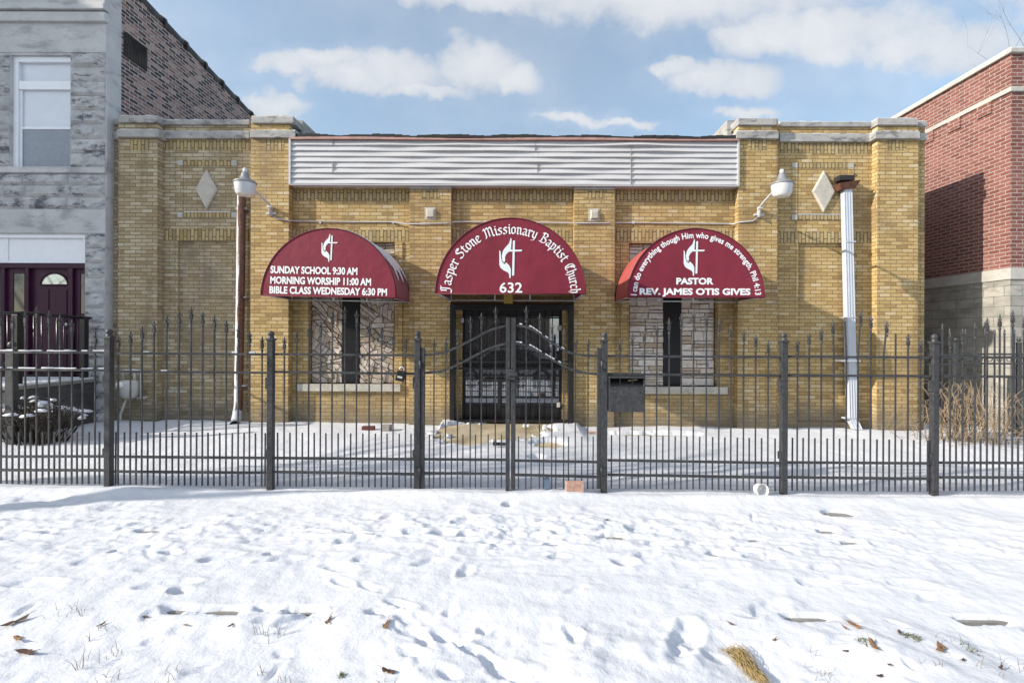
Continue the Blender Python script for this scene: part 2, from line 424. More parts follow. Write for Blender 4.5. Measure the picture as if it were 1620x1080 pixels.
M_HAZYBARK = simple('hazy_bark', (.20,.18,.17), .95, var=.3, vs=12)  # lighter than the other bark: distance haze put into the colour
M_REDBRICKONE = simple('salmon_brick', (.42,.26,.20), .9, var=.45, vs=22, bumpd=.006, bs=60)
M_DKBRICKONE = simple('dark_red_brick', (.11,.028,.026), .9, var=.3, vs=22, bumpd=.006, bs=60)
M_CBLOCK = simple('grey_concrete_block', (.24,.225,.21), .95, var=.3, vs=30, bumpd=.006, bs=60)
M_CAR = simple('silver_car_paint', (.32,.33,.35), .25, metal=.5, spec=.5)
M_RUBBER = simple('tyre_rubber', (.015,.015,.015), .8)
M_SOIL = simple('frozen_soil', (.13,.095,.05), .95, var=.5, vs=4, bumpd=.02, bs=30)
M_BRASS = simple('ochre_lamp_housing', (.35,.24,.05), .5, var=.2)
M_REFLGLASS = simple('door_glass', (.30,.31,.32), .03, spec=1.0, metal=.85, Coat_Weight=1.0, Coat_Roughness=.02)

def iron():
    q = NB('black_painted_iron'); P = q.pos()
    n = q.noise(P, 28, 5, .65); n2 = q.noise(P, 70, 3, .6)
    col = q.mix(q.rng(n, .35, .7, 0, 1), (.026,.027,.030), (.047,.049,.053))
    col = q.mix(q.rng(n2, .74, .78, 0, .7), col, (.36,.35,.34))
    return q.done(col, q.rng(n, .3, .7, .38, .62), q.bump(n2, .25, .002), spec=.5)
M_IRON = iron()
M_BLACKIRON = simple('gloss_black_steel', (.012,.012,.013), .35, spec=.5, var=.3, vs=15)
def canvas():
    q = NB('burgundy_canvas'); P = q.tc('Object')
    n = q.noise(q.mapping(P, (1, 1, .6)), 2.2, 7, .65); nf = q.noise(P, 220, 2)
    col = q.ramp(n, [(.25, (.135,.009,.023)), (.6, (.185,.013,.033)), (.85, (.215,.022,.046))])
    nn = q.noise(q.mapping(P, (1, .2, 1)), 4, 3)
    return q.done(col, .62, q.bump(q.math('ADD', nn, q.math('MULTIPLY', nf, .06)), .35, .03), spec=.3, Sheen_Weight=.15)
M_CANVAS = canvas()
M_PIPING = simple('burgundy_piping', (.10,.007,.018), .6, var=.2)
def canvas2():  # paler canvas: sunlight on the awning side put into its faded colour
    q = NB('sunlit_faded_canvas'); P = q.tc('Object')
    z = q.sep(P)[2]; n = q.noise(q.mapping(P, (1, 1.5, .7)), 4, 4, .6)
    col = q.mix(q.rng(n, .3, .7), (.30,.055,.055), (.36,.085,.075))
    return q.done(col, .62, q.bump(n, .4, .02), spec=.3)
M_CANVASLIT = canvas2()
def siding():
    q = NB('white_aluminium_siding'); P = q.pos()
    n = q.noise(q.mapping(P, (.6, 1, 3)), 2.2, 5, .6); n2 = q.noise(P, 5, 3)
    col = q.mix(q.rng(n, .4, .75, 0, .5), (.485,.485,.495), (.39,.385,.38))
    return q.done(col, .5, q.bump(n2, .25, .02), spec=.4)
M_SIDING = siding()
def pipe_mat(name, rust_amt):
    q = NB(name); P = q.tc('Object'); x = q.sep(P)
    n = q.noise(q.mapping(P, (6, 6, .7)), 2.5, 5, .65)
    nrm = q.sep(q.N.new('ShaderNodeNewGeometry').outputs['Normal'])
    f = q.math('ADD', q.math('MULTIPLY', x[0], 9.0), q.math('MULTIPLY', q.math('SUBTRACT', n, .5), 2.4))
    f = q.rng(f, -.48, -.22, 0, rust_amt)
    rust = q.ramp(q.noise(P, 18, 4), [(.3, (.05,.021,.014)), (.7, (.15,.066,.038))])
    col = q.mix(f, (.62,.62,.64), rust)
    return q.done(col, .5, q.bump(n, .2, .005), spec=.5)
M_PIPER = pipe_mat('rusting_white_pipe', 1.0)
M_PIPE = simple('white_downspout_enamel', (.43,.46,.52), .4, var=.08, vs=6)
M_RUSTY = simple('rusty_tin', (.14,.055,.03), .7, var=.6, vs=14)
def snowmat(name, tone=(.585,.60,.64), b1=.012):
    q = NB(name); P = q.pos()
    n1 = q.noise(P, 11, 4, .5); n2 = q.noise(P, 70, 3, .5); n3 = q.noise(P, 300, 2)
    h = q.math('ADD', q.math('MULTIPLY', n1, 1.0), q.math('ADD', q.math('MULTIPLY', n2, .22), q.math('MULTIPLY', n3, .08)))
    col = q.mix(q.rng(q.noise(P, 2.2, 5, .6), .45, .75, 0, .35), tone, (tone[0]*.93, tone[1]*.94, tone[2]*.955))
    return q.done(col, .72, q.bump(h, .55, b1), spec=.2)
M_SNOW = snowmat('snow', b1=.022)
M_SNOWS = snowmat('snow_dusting', b1=.006)

# ================================================================== THE SETTING
rnd = random.Random(7)
def vnoise(x, y, scale, seed):
    r = np.random.RandomState(seed); n = 256; lat = r.rand(n, n)
    u = x*scale + 37.3; v = y*scale + 91.7
    i = np.floor(u).astype(int); j = np.floor(v).astype(int); fu = u-i; fv = v-j
    fu = fu*fu*(3-2*fu); fv = fv*fv*(3-2*fv); i %= n; j %= n; i1 = (i+1) % n; j1 = (j+1) % n
    return (lat[i,j]*(1-fu)*(1-fv) + lat[i1,j]*fu*(1-fv) + lat[i,j1]*(1-fu)*fv + lat[i1,j1]*fu*fv) - .5
def fbm(x, y, scale, seed, o=4, g=.5):
    a = 1; t = 0*x
    for k in range(o): t = t + a*vnoise(x, y, scale*2**k, seed+k); a *= g
    return t
Y_EDGE, Y_WALK = -6.08, -4.0
RAMP = (X(700, -.2), X(912, -.2), -1.42, -.12)
def smooth(a, b, v):
    t = np.clip((v-a)/(b-a), 0, 1); return t*t*(3-2*t)
def ramp_h(x, y):
    top = Z(808, 671, -.2) - G(-.2)
    t = np.clip((y - RAMP[2])/(RAMP[3]-RAMP[2]), 0, 1)
    inside = np.clip((x - (RAMP[0]-.02))/.03, 0, 1)*smooth(0, .16, (RAMP[1]+.13) - x)
    return top*np.minimum(1, t*1.25)*inside
PRINTS = []
def add_prints():
    r = random.Random(21)
    def px(pxx, py, ang, ln=.28, w=.11, d=.03):          # a print where the photo shows one
        s = (py - VY)/HC; y = F/s - DC; PRINTS.append(((pxx-VX)/s, y, rad(ang), ln, w, d))
    for q in [(1085,1015,62,.42,.16,.055),(1215,960,25,.40,.15,.05),(680,895,20),(590,890,10),(540,905,-20),(735,910,80,.18),(350,890,25),(445,893,20),(225,876,20,.30,.10,.035),
              (150,897,10),(60,935,5,.40),(270,935,15,.4),(800,868,5),(900,842,10),(960,835,20),(990,892,-10,.2),(1025,880,20,.2),(1300,894,10,.22),(1340,912,-15,.3),
              (1450,918,-12,.34,.12,.04),(1290,918,5,.25),(560,860,25),(730,830,25,.2),(620,822,10,.2),(655,848,15,.2),(1180,870,-5,.2),(1190,845,5),(1380,845,-10),(1500,860,-5),
              (480,985,30,.3),(1010,835,10,.2),(1050,860,-5,.25),(1100,850,5,.25),(1250,850,0,.3),(1540,865,0,.3),(100,850,10,.35),(40,860,5,.35),(180,835,10,.3),(320,840,15,.3),
              (390,820,20,.25),(420,860,10,.3),(60,800,5,.5,.2,.02),(200,810,8,.5,.2,.02)]: px(*q)
    for i in range(14):                                   # a trail crossing the lower left
        t = i/13; px(552+t*270+r.uniform(-14,14), 925+t*150+r.uniform(-8,8), -42+r.uniform(-25,25), r.uniform(.16,.28), r.uniform(.07,.11), r.uniform(.010,.026))
    for i in range(8):
        t = i/7; px(640+t*60+r.uniform(-20,20), 1000+t*75+r.uniform(-8,8), -48+r.uniform(-25,25), r.uniform(.14,.24), r.uniform(.06,.10), r.uniform(.008,.022))
    for i in range(80):                                  # trampled strip on the pavement
        x = r.uniform(-7.5, 7.5); y = -4.75 + r.gauss(0, .26)
        if r.random() < .25: y = r.uniform(-5.9, -4.4)
        PRINTS.append((x, y, r.gauss(.15, .5), r.uniform(.10,.30), r.uniform(.04,.08), r.uniform(.005,.018)))
    for i in range(60):
        PRINTS.append((r.uniform(-4,4), r.uniform(-6.9,-6.1), r.uniform(0,3), r.uniform(.08,.2), r.uniform(.05,.09), r.uniform(.005,.02)))
add_prints()
PRINTS = [(a, b, c, d, e, min(f, .034)*.72) for a, b, c, d, e, f in PRINTS]
BARE = []          # spots where the paving shows: centre, half size, depth
def bare_px(pxx, py, w, h, d=.05):
    s = (py - VY)/HC; y = F/s - DC; BARE.append(((pxx-VX)/s, y, w/s, h*(DC+y)/s/HC*1.0, d))
for q in [(1325,806,26,5,.045),(1310,834,16,3),(1350,852,18,4),(700,849,20,4),(738,849,12,3),(880,861,16,4),(970,847,22,3),(1195,849,20,3),(1205,880,26,3),(1135,874,16,4),
          (1252,866,14,2),(990,893,13,5),(885,882,16,3),(808,801,11,3),(240,846,26,3),(270,883,18,3),(185,880,10,3),(868,704,26,6,.07),(850,727,13,4,.07),(775,688,92,12,.14),(742,700,48,9,.12),(800,693,50,8,.12),(698,692,10,9,.08),
          (1010,686,75,3,.05),(1050,686,70,3,.05),(830,678,75,4,.1),(808,673,98,5,.2),(808,668,98,5,.2),(430,883,10,3),(600,978,18,4,.04),(285,945,14,4,.03),(560,848,14,2)]: bare_px(*q)
def snow_h(x, y):
    g = -.02 - .0084*x
    base = g + ramp_h(x, y)
    t = .045 + .03*fbm(x, y, .5, 3, 3) + .012*fbm(x, y, 2.0, 11, 3)
    yard = smooth(-3.9, -3.6, y)
    t = t + .02*yard
    # crisp shovelled lip along the fence foot
    t = t + .035*np.exp(-((y + 3.98 + .03*fbm(x, y, .7, 77, 2))/.10)**2)
    # parkway grass below the pavement edge
    park = 1 - smooth(-6.42, -6.08, y + .10*fbm(x, y*0, 1.2, 611, 3))
    base = base - .062*park
    lump = fbm(x, y, 1.3, 41, 4)
    t = t + park*(.045 + .085*np.maximum(lump, -.25) + .014*fbm(x, y, 6, 51, 3))
    # pavement: thin, trampled, with scuffs drawn out sideways
    t = t + .010*fbm(x, y, 3.5, 621, 4)
    wk = smooth(-6.4, -5.9, y)*(1 - smooth(-4.35, -4.05, y))
    t = t - .012*wk + .018*(fbm(x, y, 1.6, 401, 4))*(1-park)
    tr = np.exp(-((y + 4.85 + .12*fbm(x, y, .4, 8, 2))/.38)**2)
    t = t + tr*(.036*fbm(x*.55, y*1.2, 8, 61, 5, .6) - .010) + wk*.012*fbm(x*.5, y*1.3, 3, 66, 4)
    rg = np.abs(vnoise(x*.6, y*1.3, 6, 501)) + .6*np.abs(vnoise(x*.7, y*1.3, 13, 502)) + .35*np.abs(vnoise(x, y, 27, 503))
    wide = np.exp(-((y + 4.95)/.62)**2)*(.55+1.2*np.clip(fbm(x, y*2, .8, 511, 3)+.15, 0, 1))
    t = t + wk*wide*.040*(.42 - rg) + park*.020*(.42 - rg)*np.clip(fbm(x, y, 1.1, 521, 3)*2.5+.4, 0, 1)
    # slab edge peeking out in places
    ed = np.exp(-((y + 6.075)/.035)**2)
    t = np.where(t < .012, .012 + (t-.012)*.25, t)
    wv = .5*fbm(x, y, 11, 171, 4)
    out = np.zeros_like(t)
    for (cx, cy, a, ln, w, d) in PRINTS:
        m = (np.abs(x-cx) < ln+.1) & (np.abs(y-cy) < ln+.1)
        if not m.any(): continue
        dx = x[m]-cx; dy = y[m]-cy; ca, sa = math.cos(a), math.sin(a)
        u = (dx*ca + dy*sa)/(ln/2); v = (-dx*sa + dy*ca)/(w/2)
        r2 = np.sqrt(u*u + v*v) + wv[m]
        out[m] += -d*(1 - smooth(.55, 1.05, r2))*(1 + 1.1*wv[m]) + d*.30*np.exp(-((r2-1.25)/.22)**2)
    t = np.maximum(t + out, .007 + .012*(wv + .3)); out = np.zeros_like(t)
    wob = .42*fbm(x, y, 7, 131, 4)
    for (cx, cy, rx, ry, d) in BARE:
        m = (np.abs(x-cx) < rx*1.7+.05) & (np.abs(y-cy) < ry*1.7+.05)
        if not m.any(): continue
        r2 = np.sqrt(((x[m]-cx)/rx)**2 + ((y[m]-cy)/ry)**2) + wob[m]
        out[m] -= (d+.042)*(1 - smooth(.72, 1.12, r2))
    t = t + out
    nzx = .12*fbm(x, y*0, 3, 301, 4)
    win = smooth(-2.2, -2.1, x+nzx)*(1-smooth(-1.25, -1.15, x+nzx)) + .9*smooth(1.55, 1.65, x+nzx)*(1-smooth(1.85, 1.95, x+nzx)) + .9*smooth(2.65, 2.7, x+nzx)*(1-smooth(2.95, 3.05, x+nzx))
    t = t - win*np.clip(.35+1.5*(fbm(x, y, 9, 311, 4)+.25), 0, 1.1)*(.085*np.exp(-((y + 6.072)/.016)**2) + .05*np.exp(-((y + 6.11)/.03)**2))
    # piled lightly against the wall
    t = t + .02*smooth(-.9, -.2, y)*(fbm(x, y, 1.5, 201, 3)+.2)*(1-smooth(-1.6,-1.4,x)*(1-smooth(1.2,1.4,x)))
    return base + t
def height_grid(xs, ys, zfun, name, mat):
    xx, yy = np.meshgrid(xs, ys); zz = zfun(xx, yy)
    co = np.stack([xx, yy, zz], -1).reshape(-1, 3).astype(np.float32)
    nx, ny = len(xs), len(ys)
    i = np.arange(ny-1)[:, None]*nx + np.arange(nx-1)[None, :]
    q = np.stack([i, i+1, i+nx+1, i+nx], -1).reshape(-1, 4).astype(np.int32)
    me = bpy.data.meshes.new(name); me.vertices.add(len(co)); me.vertices.foreach_set('co', co.ravel())
    me.loops.add(q.size); me.loops.foreach_set('vertex_index', q.ravel())
    me.polygons.add(len(q)); me.polygons.foreach_set('loop_start', np.arange(0, q.size, 4, dtype=np.int32))
    me.polygons.foreach_set('use_smooth', np.ones(len(q), bool))
    me.update(calc_edges=True); me.validate(); me.materials.append(mat)
    o = bpy.data.objects.new(name, me); COL.objects.link(o); return o
def spans(*parts):
    r = []
    for a, b, st in parts: r += list(np.arange(a, b, st))
    return np.array(r + [parts[-1][1]])
xs = spans((-14, -7, .05), (-7, -4, .025), (-4, 4, .016), (4, 7, .025), (7, 14, .05))
ys = spans((-9.3, -7.0, .05), (-7.0, -5.6, .0125), (-5.6, -3.6, .0165), (-3.6, .6, .03))
struct(height_grid(xs, ys, snow_h, 'snow_covered_ground', M_SNOW))
b = MB(); b.add([(-400,-400,-.45),(400,-400,-.45),(400,400,-.45),(-400,400,-.45)], [(0,1,2,3)]); struct(b.build('ground', M_SNOWS, origin=(0,0,-.45)))
def slab(name, x0, x1, y0, y1, dz, th, mat):
    m = MB(); n = 2
    m.hexa([(x0,y0,G(x0)+dz-th),(x1,y0,G(x1)+dz-th),(x1,y1,G(x1)+dz-th),(x0,y1,G(x0)+dz-th)], [(x0,y0,G(x0)+dz),(x1,y0,G(x1)+dz),(x1,y1,G(x1)+dz),(x0,y1,G(x0)+dz)])
    return struct(m.build(name, mat))
slab('pavement', -22, 22, Y_EDGE, -4.0, .0, .3, M_CONC)
slab('yard', -14, 14, -3.999, .35, -.004, .25, M_RAMP)
slab('parkway', -22, 22, -9.35, Y_EDGE-.001, -.085, .2, M_SOIL)
m = MB(); z1 = Z(808, 671, -.2)
x0, x1, y0, y1 = RAMP; ym = y0 + (y1-y0)*.8
m.add([(x0,y0,G(x0)-.05),(x1,y0,G(x1)-.05),(x1,y1,-.1),(x0,y1,-.1),(x0,y0,G(x0)+.0),(x1,y0,G(x1)+.0),(x1,ym,z1),(x0,ym,z1),(x1,y1,z1),(x0,y1,z1)],
      [(4,5,6,7),(7,6,8,9),(0,1,5,4),(1,2,8,6,5),(0,4,7,9,3)])
struct(m.build('entrance_path', M_RAMP))
m = MB(); m.box(-60, 60, -17.5, -9.45, -.40, -.24); struct(m.build('road', M_CONC))
m = MB(); m.box(-60, 60, -9.45, -9.3, -.40, -.09); struct(m.build('kerb', M_CONC))
m = MB(); m.box(-60, 60, -24, -17.5, -.40, -.12); struct(m.build('far_pavement', M_SNOWS))

# ================================================================== CHURCH
ch = thing('church', 'single storey yellow brick church with white siding band and three burgundy awnings', 'church', (0, 0, 0))
PY, CPY = -.147, -.115            # faces of the end piers and of the two middle piers
def wall_holes(mb, x0, x1, z0, z1, y, holes, depth):
    xs_ = sorted({x0, x1, *[h[0] for h in holes], *[h[1] for h in holes]}); zs_ = sorted({z0, z1, *[h[2] for h in holes], *[h[3] for h in holes]})
    for i in range(len(xs_)-1):
        for j in range(len(zs_)-1):
            cx = (xs_[i]+xs_[i+1])/2; cz = (zs_[j]+zs_[j+1])/2
            if any(h[0] < cx < h[1] and h[2] < cz < h[3] for h in holes): continue
            mb.quad((xs_[i],y,zs_[j]),(xs_[i+1],y,zs_[j]),(xs_[i+1],y,zs_[j+1]),(xs_[i],y,zs_[j+1]))
    for a, c, e, f in holes:
        mb.quad((a,y,e),(a,y+depth,e),(a,y+depth,f),(a,y,f)); mb.quad((c,y,e),(c,y,f),(c,y+depth,f),(c,y+depth,e))
        mb.quad((a,y,f),(a,y+depth,f),(c,y+depth,f),(c,y,f)); mb.quad((a,y,e),(c,y,e),(c,y+depth,e),(a,y+depth,e))
xL, xR = X(177, -.05), X(1462, -.05)
wl0, wl1 = X(489, 0), X(624, 0); wr0, wr1 = X(995, 0), X(1134, 0)
wz1 = Z(650, 383, 0); wlz = Z(555, 607, 0); wrz = Z(1065, 611, 0)
dx0, dx1, dz1 = X(716, 0), X(903, 0), Z(808, 484, 0)
zt = Z(810, 219, 0)
blL, blR = (X(281,0), X(372,0), Z(320,655,0), Z(320,381,0)), (X(1262,0), X(1350,0), Z(1300,668,0), Z(1300,384,0))
m = MB()
wall_holes(m, X(396,0), X(1230,0), -.5, Z(810, 224, 0), 0, [(wl0,wl1,wlz,wz1),(wr0,wr1,wrz,wz1),(dx0,dx1,-.4,dz1)], .16)
m.box(X(396,0), X(1230,0), .3, .5, -.5, Z(810,224,0)); m.quad((X(396,0),0,Z(810,224,0)),(X(1230,0),0,Z(810,224,0)),(X(1230,0),.3,Z(810,224,0)),(X(396,0),.3,Z(810,224,0)))
wall_main = m.build('wall', M_BRICK, ch, fixn=False)
def bay(px0, px1, hole, mat, ptop):
    q = MB(); a, c = X(px0, 0), X(px1, 0)
    wall_holes(q, a, c, -.5, Z((px0+px1)/2, ptop, 0), .0, [hole], .05)
    q.quad((hole[0],.05,hole[2]),(hole[1],.05,hole[2]),(hole[1],.05,hole[3]),(hole[0],.05,hole[3]))
    q.box(a, c, .1, .35, -.5, Z((px0+px1)/2, ptop, 0))
    return q.build('wall', mat, ch, fixn=False)
bay(250, 396, blL, M_BRICKW, 192); bay(1230, 1384, blR, M_BRICK, 195)
# strips at both ends, side and rear walls, roof
m = MB(); m.box(xL, X(190,0), -.05, 12, -.5, Z(210,190,0)); m.build('wall', M_BRICKW, ch)
m = MB(); m.box(X(1448,0), xR, -.05, 12, -.5, Z(1450,194,0)); m.build('wall', M_BRICK, ch)
m = MB(); m.box(xL+.1, xR-.1, .36, 12, Z(810,226,0)-.15, Z(810,226,0)-.02); m.build('roof', M_TAR, ch)
# piers
def pier(px0, px1, y, ztop, mat):
    q = MB(); q.box(X(px0,y), X(px1,y), y, .06, -.5, ztop); return q.build('pier', mat, ch, bevel=.004)
pier(186, 248, PY, Z(217,183,PY), M_BRICKW); pier(396, 456.5, PY, Z(427,183,PY), M_BRICK)
pier(1167, 1229.5, PY, Z(1198,188,PY), M_BRICK); pier(1387, 1452, PY, Z(1420,188,PY), M_BRICK)
pier(647, 713, CPY, Z(680,297,CPY), M_BRICK); pier(907.5, 972, CPY, Z(940,298,CPY), M_BRICK)
# stone copings: two courses on each pier and each end bay
def coping(px0, px1, y, py0, py1, proud, back=.42, name='coping', snow=True):
    pm = (px0+px1)/2; yy = y - proud; q = MB()
    q.box(X(px0,yy), X(px1,yy), yy, back, Z(pm,py1,yy), Z(pm,py0,yy))
    o = q.build(name, M_CAP, ch, bevel=.008)
    if snow:
        q = MB(); z = Z(pm,py0,yy)
        a, c = X(px0,yy)+.01, X(px1,yy)-.01; n = 14
        for i in range(n):
            t0, t1 = i/n, (i+1)/n; h0 = .008 + .010*rnd.random()
            q.box(a+(c-a)*t0, a+(c-a)*t1+.001*(i<n-1), yy+.012+.015*rnd.random(), back-.02-.004*(i%2), z+.001, z+h0)
        q.build('snow_layer', M_SNOWS, o)
    return o
for px0, px1, t, b2 in ((183, 250, 183, 205), (394, 466, 184, 206), (1164, 1231, 187, 207.5), (1384, 1455, 187, 207.5)):
    coping(px0+3, px1-3, PY, t, t+10.5, .045); coping(px0, px1, PY, b2, b2+11.5, .06)
coping(252, 393, 0, 189.5, 197, .04); coping(252, 393, 0, 207.5, 219, .05)
coping(1233, 1382, 0, 192.5, 200, .04); coping(1233, 1382, 0, 211.5, 224, .05)
for px0, px1, t, b2 in ((173.5, 187, 188, 209), (1452, 1466, 191.5, 211)):
    coping(px0, px1, -.05, t, t+9, .03); coping(px0, px1, -.05, b2, b2+11, .035)
coping(647, 713, CPY, 292.5, 298.5, .03, .05, snow=False); coping(907.5, 972, CPY, 293, 299.5, .03, .05, snow=False)
# broken flashing where the parapet returns behind the piers
for (a0, a1, t) in ((466, 480, 192), (1147, 1163, 192)):
    q = MB(); q.box(X(min(a0,a1),.2), X(max(a0,a1),.2), .15, 1.2, Z(810,222,.2), Z((a0+a1)/2,t,.2)); q.build('parapet_return', M_CAP, ch, bevel=.01)
# bands of upright bricks
def soldiers(px0, px1, y, py0, py1, proud=.004):
    pm = (px0+px1)/2; q = MB(); q.box(X(px0,y), X(px1,y), y-proud, y+.03, Z(pm,py1,y), Z(pm,py0,y)); return q.build('soldier_course', M_SOLD, ch, uvrot=True)
soldiers(256, 395, 0, 220, 238); soldiers(1231, 1380, 0, 225, 243)
for a in (205, 418, 1183, 1402): soldiers(a, a+30, PY, 221 if a < 800 else 221, 238)
for a, c in ((459,647),(714,907),(973,1166)): soldiers(a, c, 0, 300, 318, .006)
for a in (665, 926): soldiers(a, a+29, CPY, 300, 314)
for a, c in ((459,647),(714,907),(973,1166)): soldiers(a, c, 0, 363, 381.5)
soldiers(256, 395, 0, 361, 380); soldiers(1231, 1380, 0, 366, 384)
# corbel of headers below the siding
q = MB()
for a, c in ((461,646),(715,906),(974,1164)):
    n = max(3, int((c-a)/26)); st = (c-a)/n
    for i in range(n): q.box(X(a+i*st+3,0), X(a+(i+1)*st-4,0), -.045, .02, Z(800,299.5,0), Z(800,291,0))
q.build('corbel', M_BRICK, ch)
# lozenge panels
def lozenge(pxc, pyc, hw, hh, pxa, pxb, pya, pyb):
    y = .0; pm = (pxa+pxb)/2
    q = MB()
    for (a, c, e, f, rot) in ((pxa+8, pxb-8, pya, pya+8, 0), (pxa+8, pxb-8, pyb-8, pyb, 0)):
        q.box(X(a,y), X(c,y), y-.010, y+.03, Z(pm,f,y), Z(pm,e,y))
    build_each(q, 'panel_border', M_SOLD, ch, uvrot=True)
    q = MB()
    for (a, c) in ((pxa, pxa+8), (pxb-8, pxb)): q.box(X(a,y), X(c,y), y-.010, y+.03, Z(pm,pyb-8.5,y), Z(pm,pya+8.5,y))
    build_each(q, 'panel_border', M_BRICKW if pxc < 800 else M_BRICK, ch)
    q = MB()
    for a in (pxa, pxb-8):
        for e in (pya, pyb-8): q.box(X(a,y), X(a+8,y), y-.014, y+.03, Z(pm,e+8,y), Z(pm,e,y))
    build_each(q, 'corner_block', M_LIME, ch)
    cx, cz = X(pxc,y), Z(pxc,pyc,y); w, h = hw/S(y), hh/S(y)
    q = MB(); k = .88
    o = [(0,h),(w,0),(0,-h),(-w,0)]
    q.add([(cx+a, -.002, cz+e) for a, e in o] + [(cx+a, -.03, cz+e) for a, e in o] + [(cx+a*k, -.048, cz+e*k) for a, e in o],
          [(i, (i+1)%4, 4+(i+1)%4, 4+i) for i in range(4)] + [(4+i, 4+(i+1)%4, 8+(i+1)%4, 8+i) for i in range(4)] + [(8,9,10,11)])
    d = q.build('lozenge', M_DIAMOND, ch, bevel=.006); d['label'] = 'grey stone lozenge' if pxc < 800 else 'pale stone lozenge'
    q = MB(); q.box(X(pxa+10,y), X(pxb-10,y), -.016, 0, Z(pm,pyb-8,y)+.001, Z(pm,pyb-8,y)+.014); q.build('snow_layer', M_SNOWS, ch)
lozenge(327, 300, 17, 31.5, 281, 374, 254, 344); lozenge(1301, 303.5, 18, 33, 1252, 1349, 258, 348)
# little square tiles on the middle piers
for px_, py_ in ((680, 338), (939, 340)):
    q = MB(); x, z, yy = X(px_,CPY), Z(px_,py_,CPY), CPY
    q.box(x-.10, x+.10, yy-.006, yy+.02, z-.115, z+.115)
    q.hexa([(x-.07,yy-.007,z-.085),(x+.085,yy-.007,z-.085),(x+.085,yy-.007,z+.085),(x-.07,yy-.007,z+.085)], [(x-.05,yy-.045,z-.065),(x+.065,yy-.045,z-.065),(x+.065,yy-.045,z+.065),(x-.05,yy-.045,z+.065)])
    q.build('stone_tile', M_DIAMOND, ch, bevel=.003)
# siding band
def siding_band():
    y = -.165; xa, xb = X(458.5,y), X(1166,y); zt_, zb_ = Z(812,222.5,y), Z(812,292,y)
    n = 8; q = MB(); nx = 90; pts = []
    hh = (zt_-zb_)/n
    for i in range(n):
        for part in (0, 1):
            row = []
            for k in range(nx+1):
                t = k/nx; x = xa + (xb-xa)*t
                w = .010*math.sin(t*11+i*1.7)*math.sin(t*4.3+i) + .006*math.sin(t*37+i*2.1)
                if i in (0, 1): w += .05*math.exp(-((t-.79)/.06)**2)*(1 if i == 0 else .3) + .02*math.exp(-((t-.40)/.1)**2)
                w *= math.sin(math.pi*t)**.3 if 0 < t < 1 else 0
                if part == 0: row.append((x, y + .012 - .2*w, zt_ - i*hh + (.006*math.sin(t*21+i*2) if i else 0)*math.sin(math.pi*t)))
                else: row.append((x, y - .017 - w, zt_ - (i+1)*hh + .006 + .3*w*(i < 2)))
            pts.append(row)
        lip = [(x, y+.004, z-.010) for x, yy, z in pts[-1]]
        pts.append(lip)
    vs = [p for r in pts for p in r]; W_ = nx+1; fs = []
    for r in range(len(pts)-1):
        for k in range(nx): fs.append((r*W_+k, (r+1)*W_+k, (r+1)*W_+k+1, r*W_+k+1))
    q.add(vs, fs)
    o = q.build('siding', M_SIDING, ch)
    q = MB(); q.box(xa-.02, xa+.015, y-.03, .0, zb_-.02, zt_+.02); q.box(xb-.015, xb+.022, y-.03, .0, zb_-.02, zt_+.02)
    q.box(xa, xb, y-.030, -.002, zb_-.028, zb_-.012)
    q.build('corner_trim', M_SIDING, o)
    q = MB()
    for tx, r0, r1 in ((.095, 0, 1), (.095, 4, 6), (.546, 0, 2), (.552, 4, 6), (.76, 0, 8)):
        x = xa + (xb-xa)*tx; q.box(x, x+.004, y-.024, y, zt_-r1*hh, zt_-r0*hh)
    build_each(q, 'lap_joint', M_CAP, o)
    q = MB(); nn = 60; r = random.Random(5)
    for i in range(nn):
        a = xa + (xb-xa)*i/nn; c = xa + (xb-xa)*(i+1)/nn; sag = .012*math.sin(i*.21)
        q.hexa([(a,y-.05,zt_-.004+.3*sag),(c,y-.05,zt_-.004+.3*sag),(c,.1,zt_+.02),(a,.1,zt_+.02)], [(a,y-.045,zt_+.030+sag+r.uniform(0,.006)),(c,y-.045,zt_+.030+sag+r.uniform(0,.006)),(c,.1,zt_+.05),(a,.1,zt_+.05)])
    q.build('flashing', M_FLASH, ch)
    q = MB()
    for i in range(nn):
        a = xa + (xb-xa)*i/nn; c = xa + (xb-xa)*(i+1)/nn; h = .035 + .03*abs(math.sin(i*.33+1)) + r.uniform(0,.014)
        q.hexa([(a,y-.03,zt_+.036),(c,y-.03,zt_+.036),(c,.36,zt_+.036),(a,.36,zt_+.036)], [(a,y-.028,zt_+.03+h),(c,y-.028,zt_+.03+h+r.uniform(-.008,.008)),(c,.36,zt_+.07),(a,.36,zt_+.07)])
    q.build('roof_edge', M_TAR, ch)
siding_band()
# the two stone-filled windows
def sat_overlap(a, b):
    for q in (a, b):
        for i in range(4):
            ex, ez = q[(i+1)%4][0]-q[i][0], q[(i+1)%4][1]-q[i][1]; nx, nz = -ez, ex
            pa = [p[0]*nx+p[1]*nz for p in a]; pb = [p[0]*nx+p[1]*nz for p in b]
            if max(pa) < min(pb) or max(pb) < min(pa): return False
    return True
def rough_slab(q, pts, y0, y1, r, tint):
    n = len(pts); cx = sum(p[0] for p in pts)/n; cz = sum(p[1] for p in pts)/n
    front = [(cx+(p[0]-cx)*.955, y1 + r.uniform(-.006,.006), cz+(p[1]-cz)*.93) for p in pts]
    mid = [(p[0], y1+.014, p[1]) for p in pts]; back = [(p[0], y0, p[1]) for p in pts]
    q.add(back+mid+front, [(i,(i+1)%n,n+(i+1)%n,n+i) for i in range(n)] + [(n+i,n+(i+1)%n,2*n+(i+1)%n,2*n+i) for i in range(n)] + [tuple(range(2*n,3*n))], tint=tint)
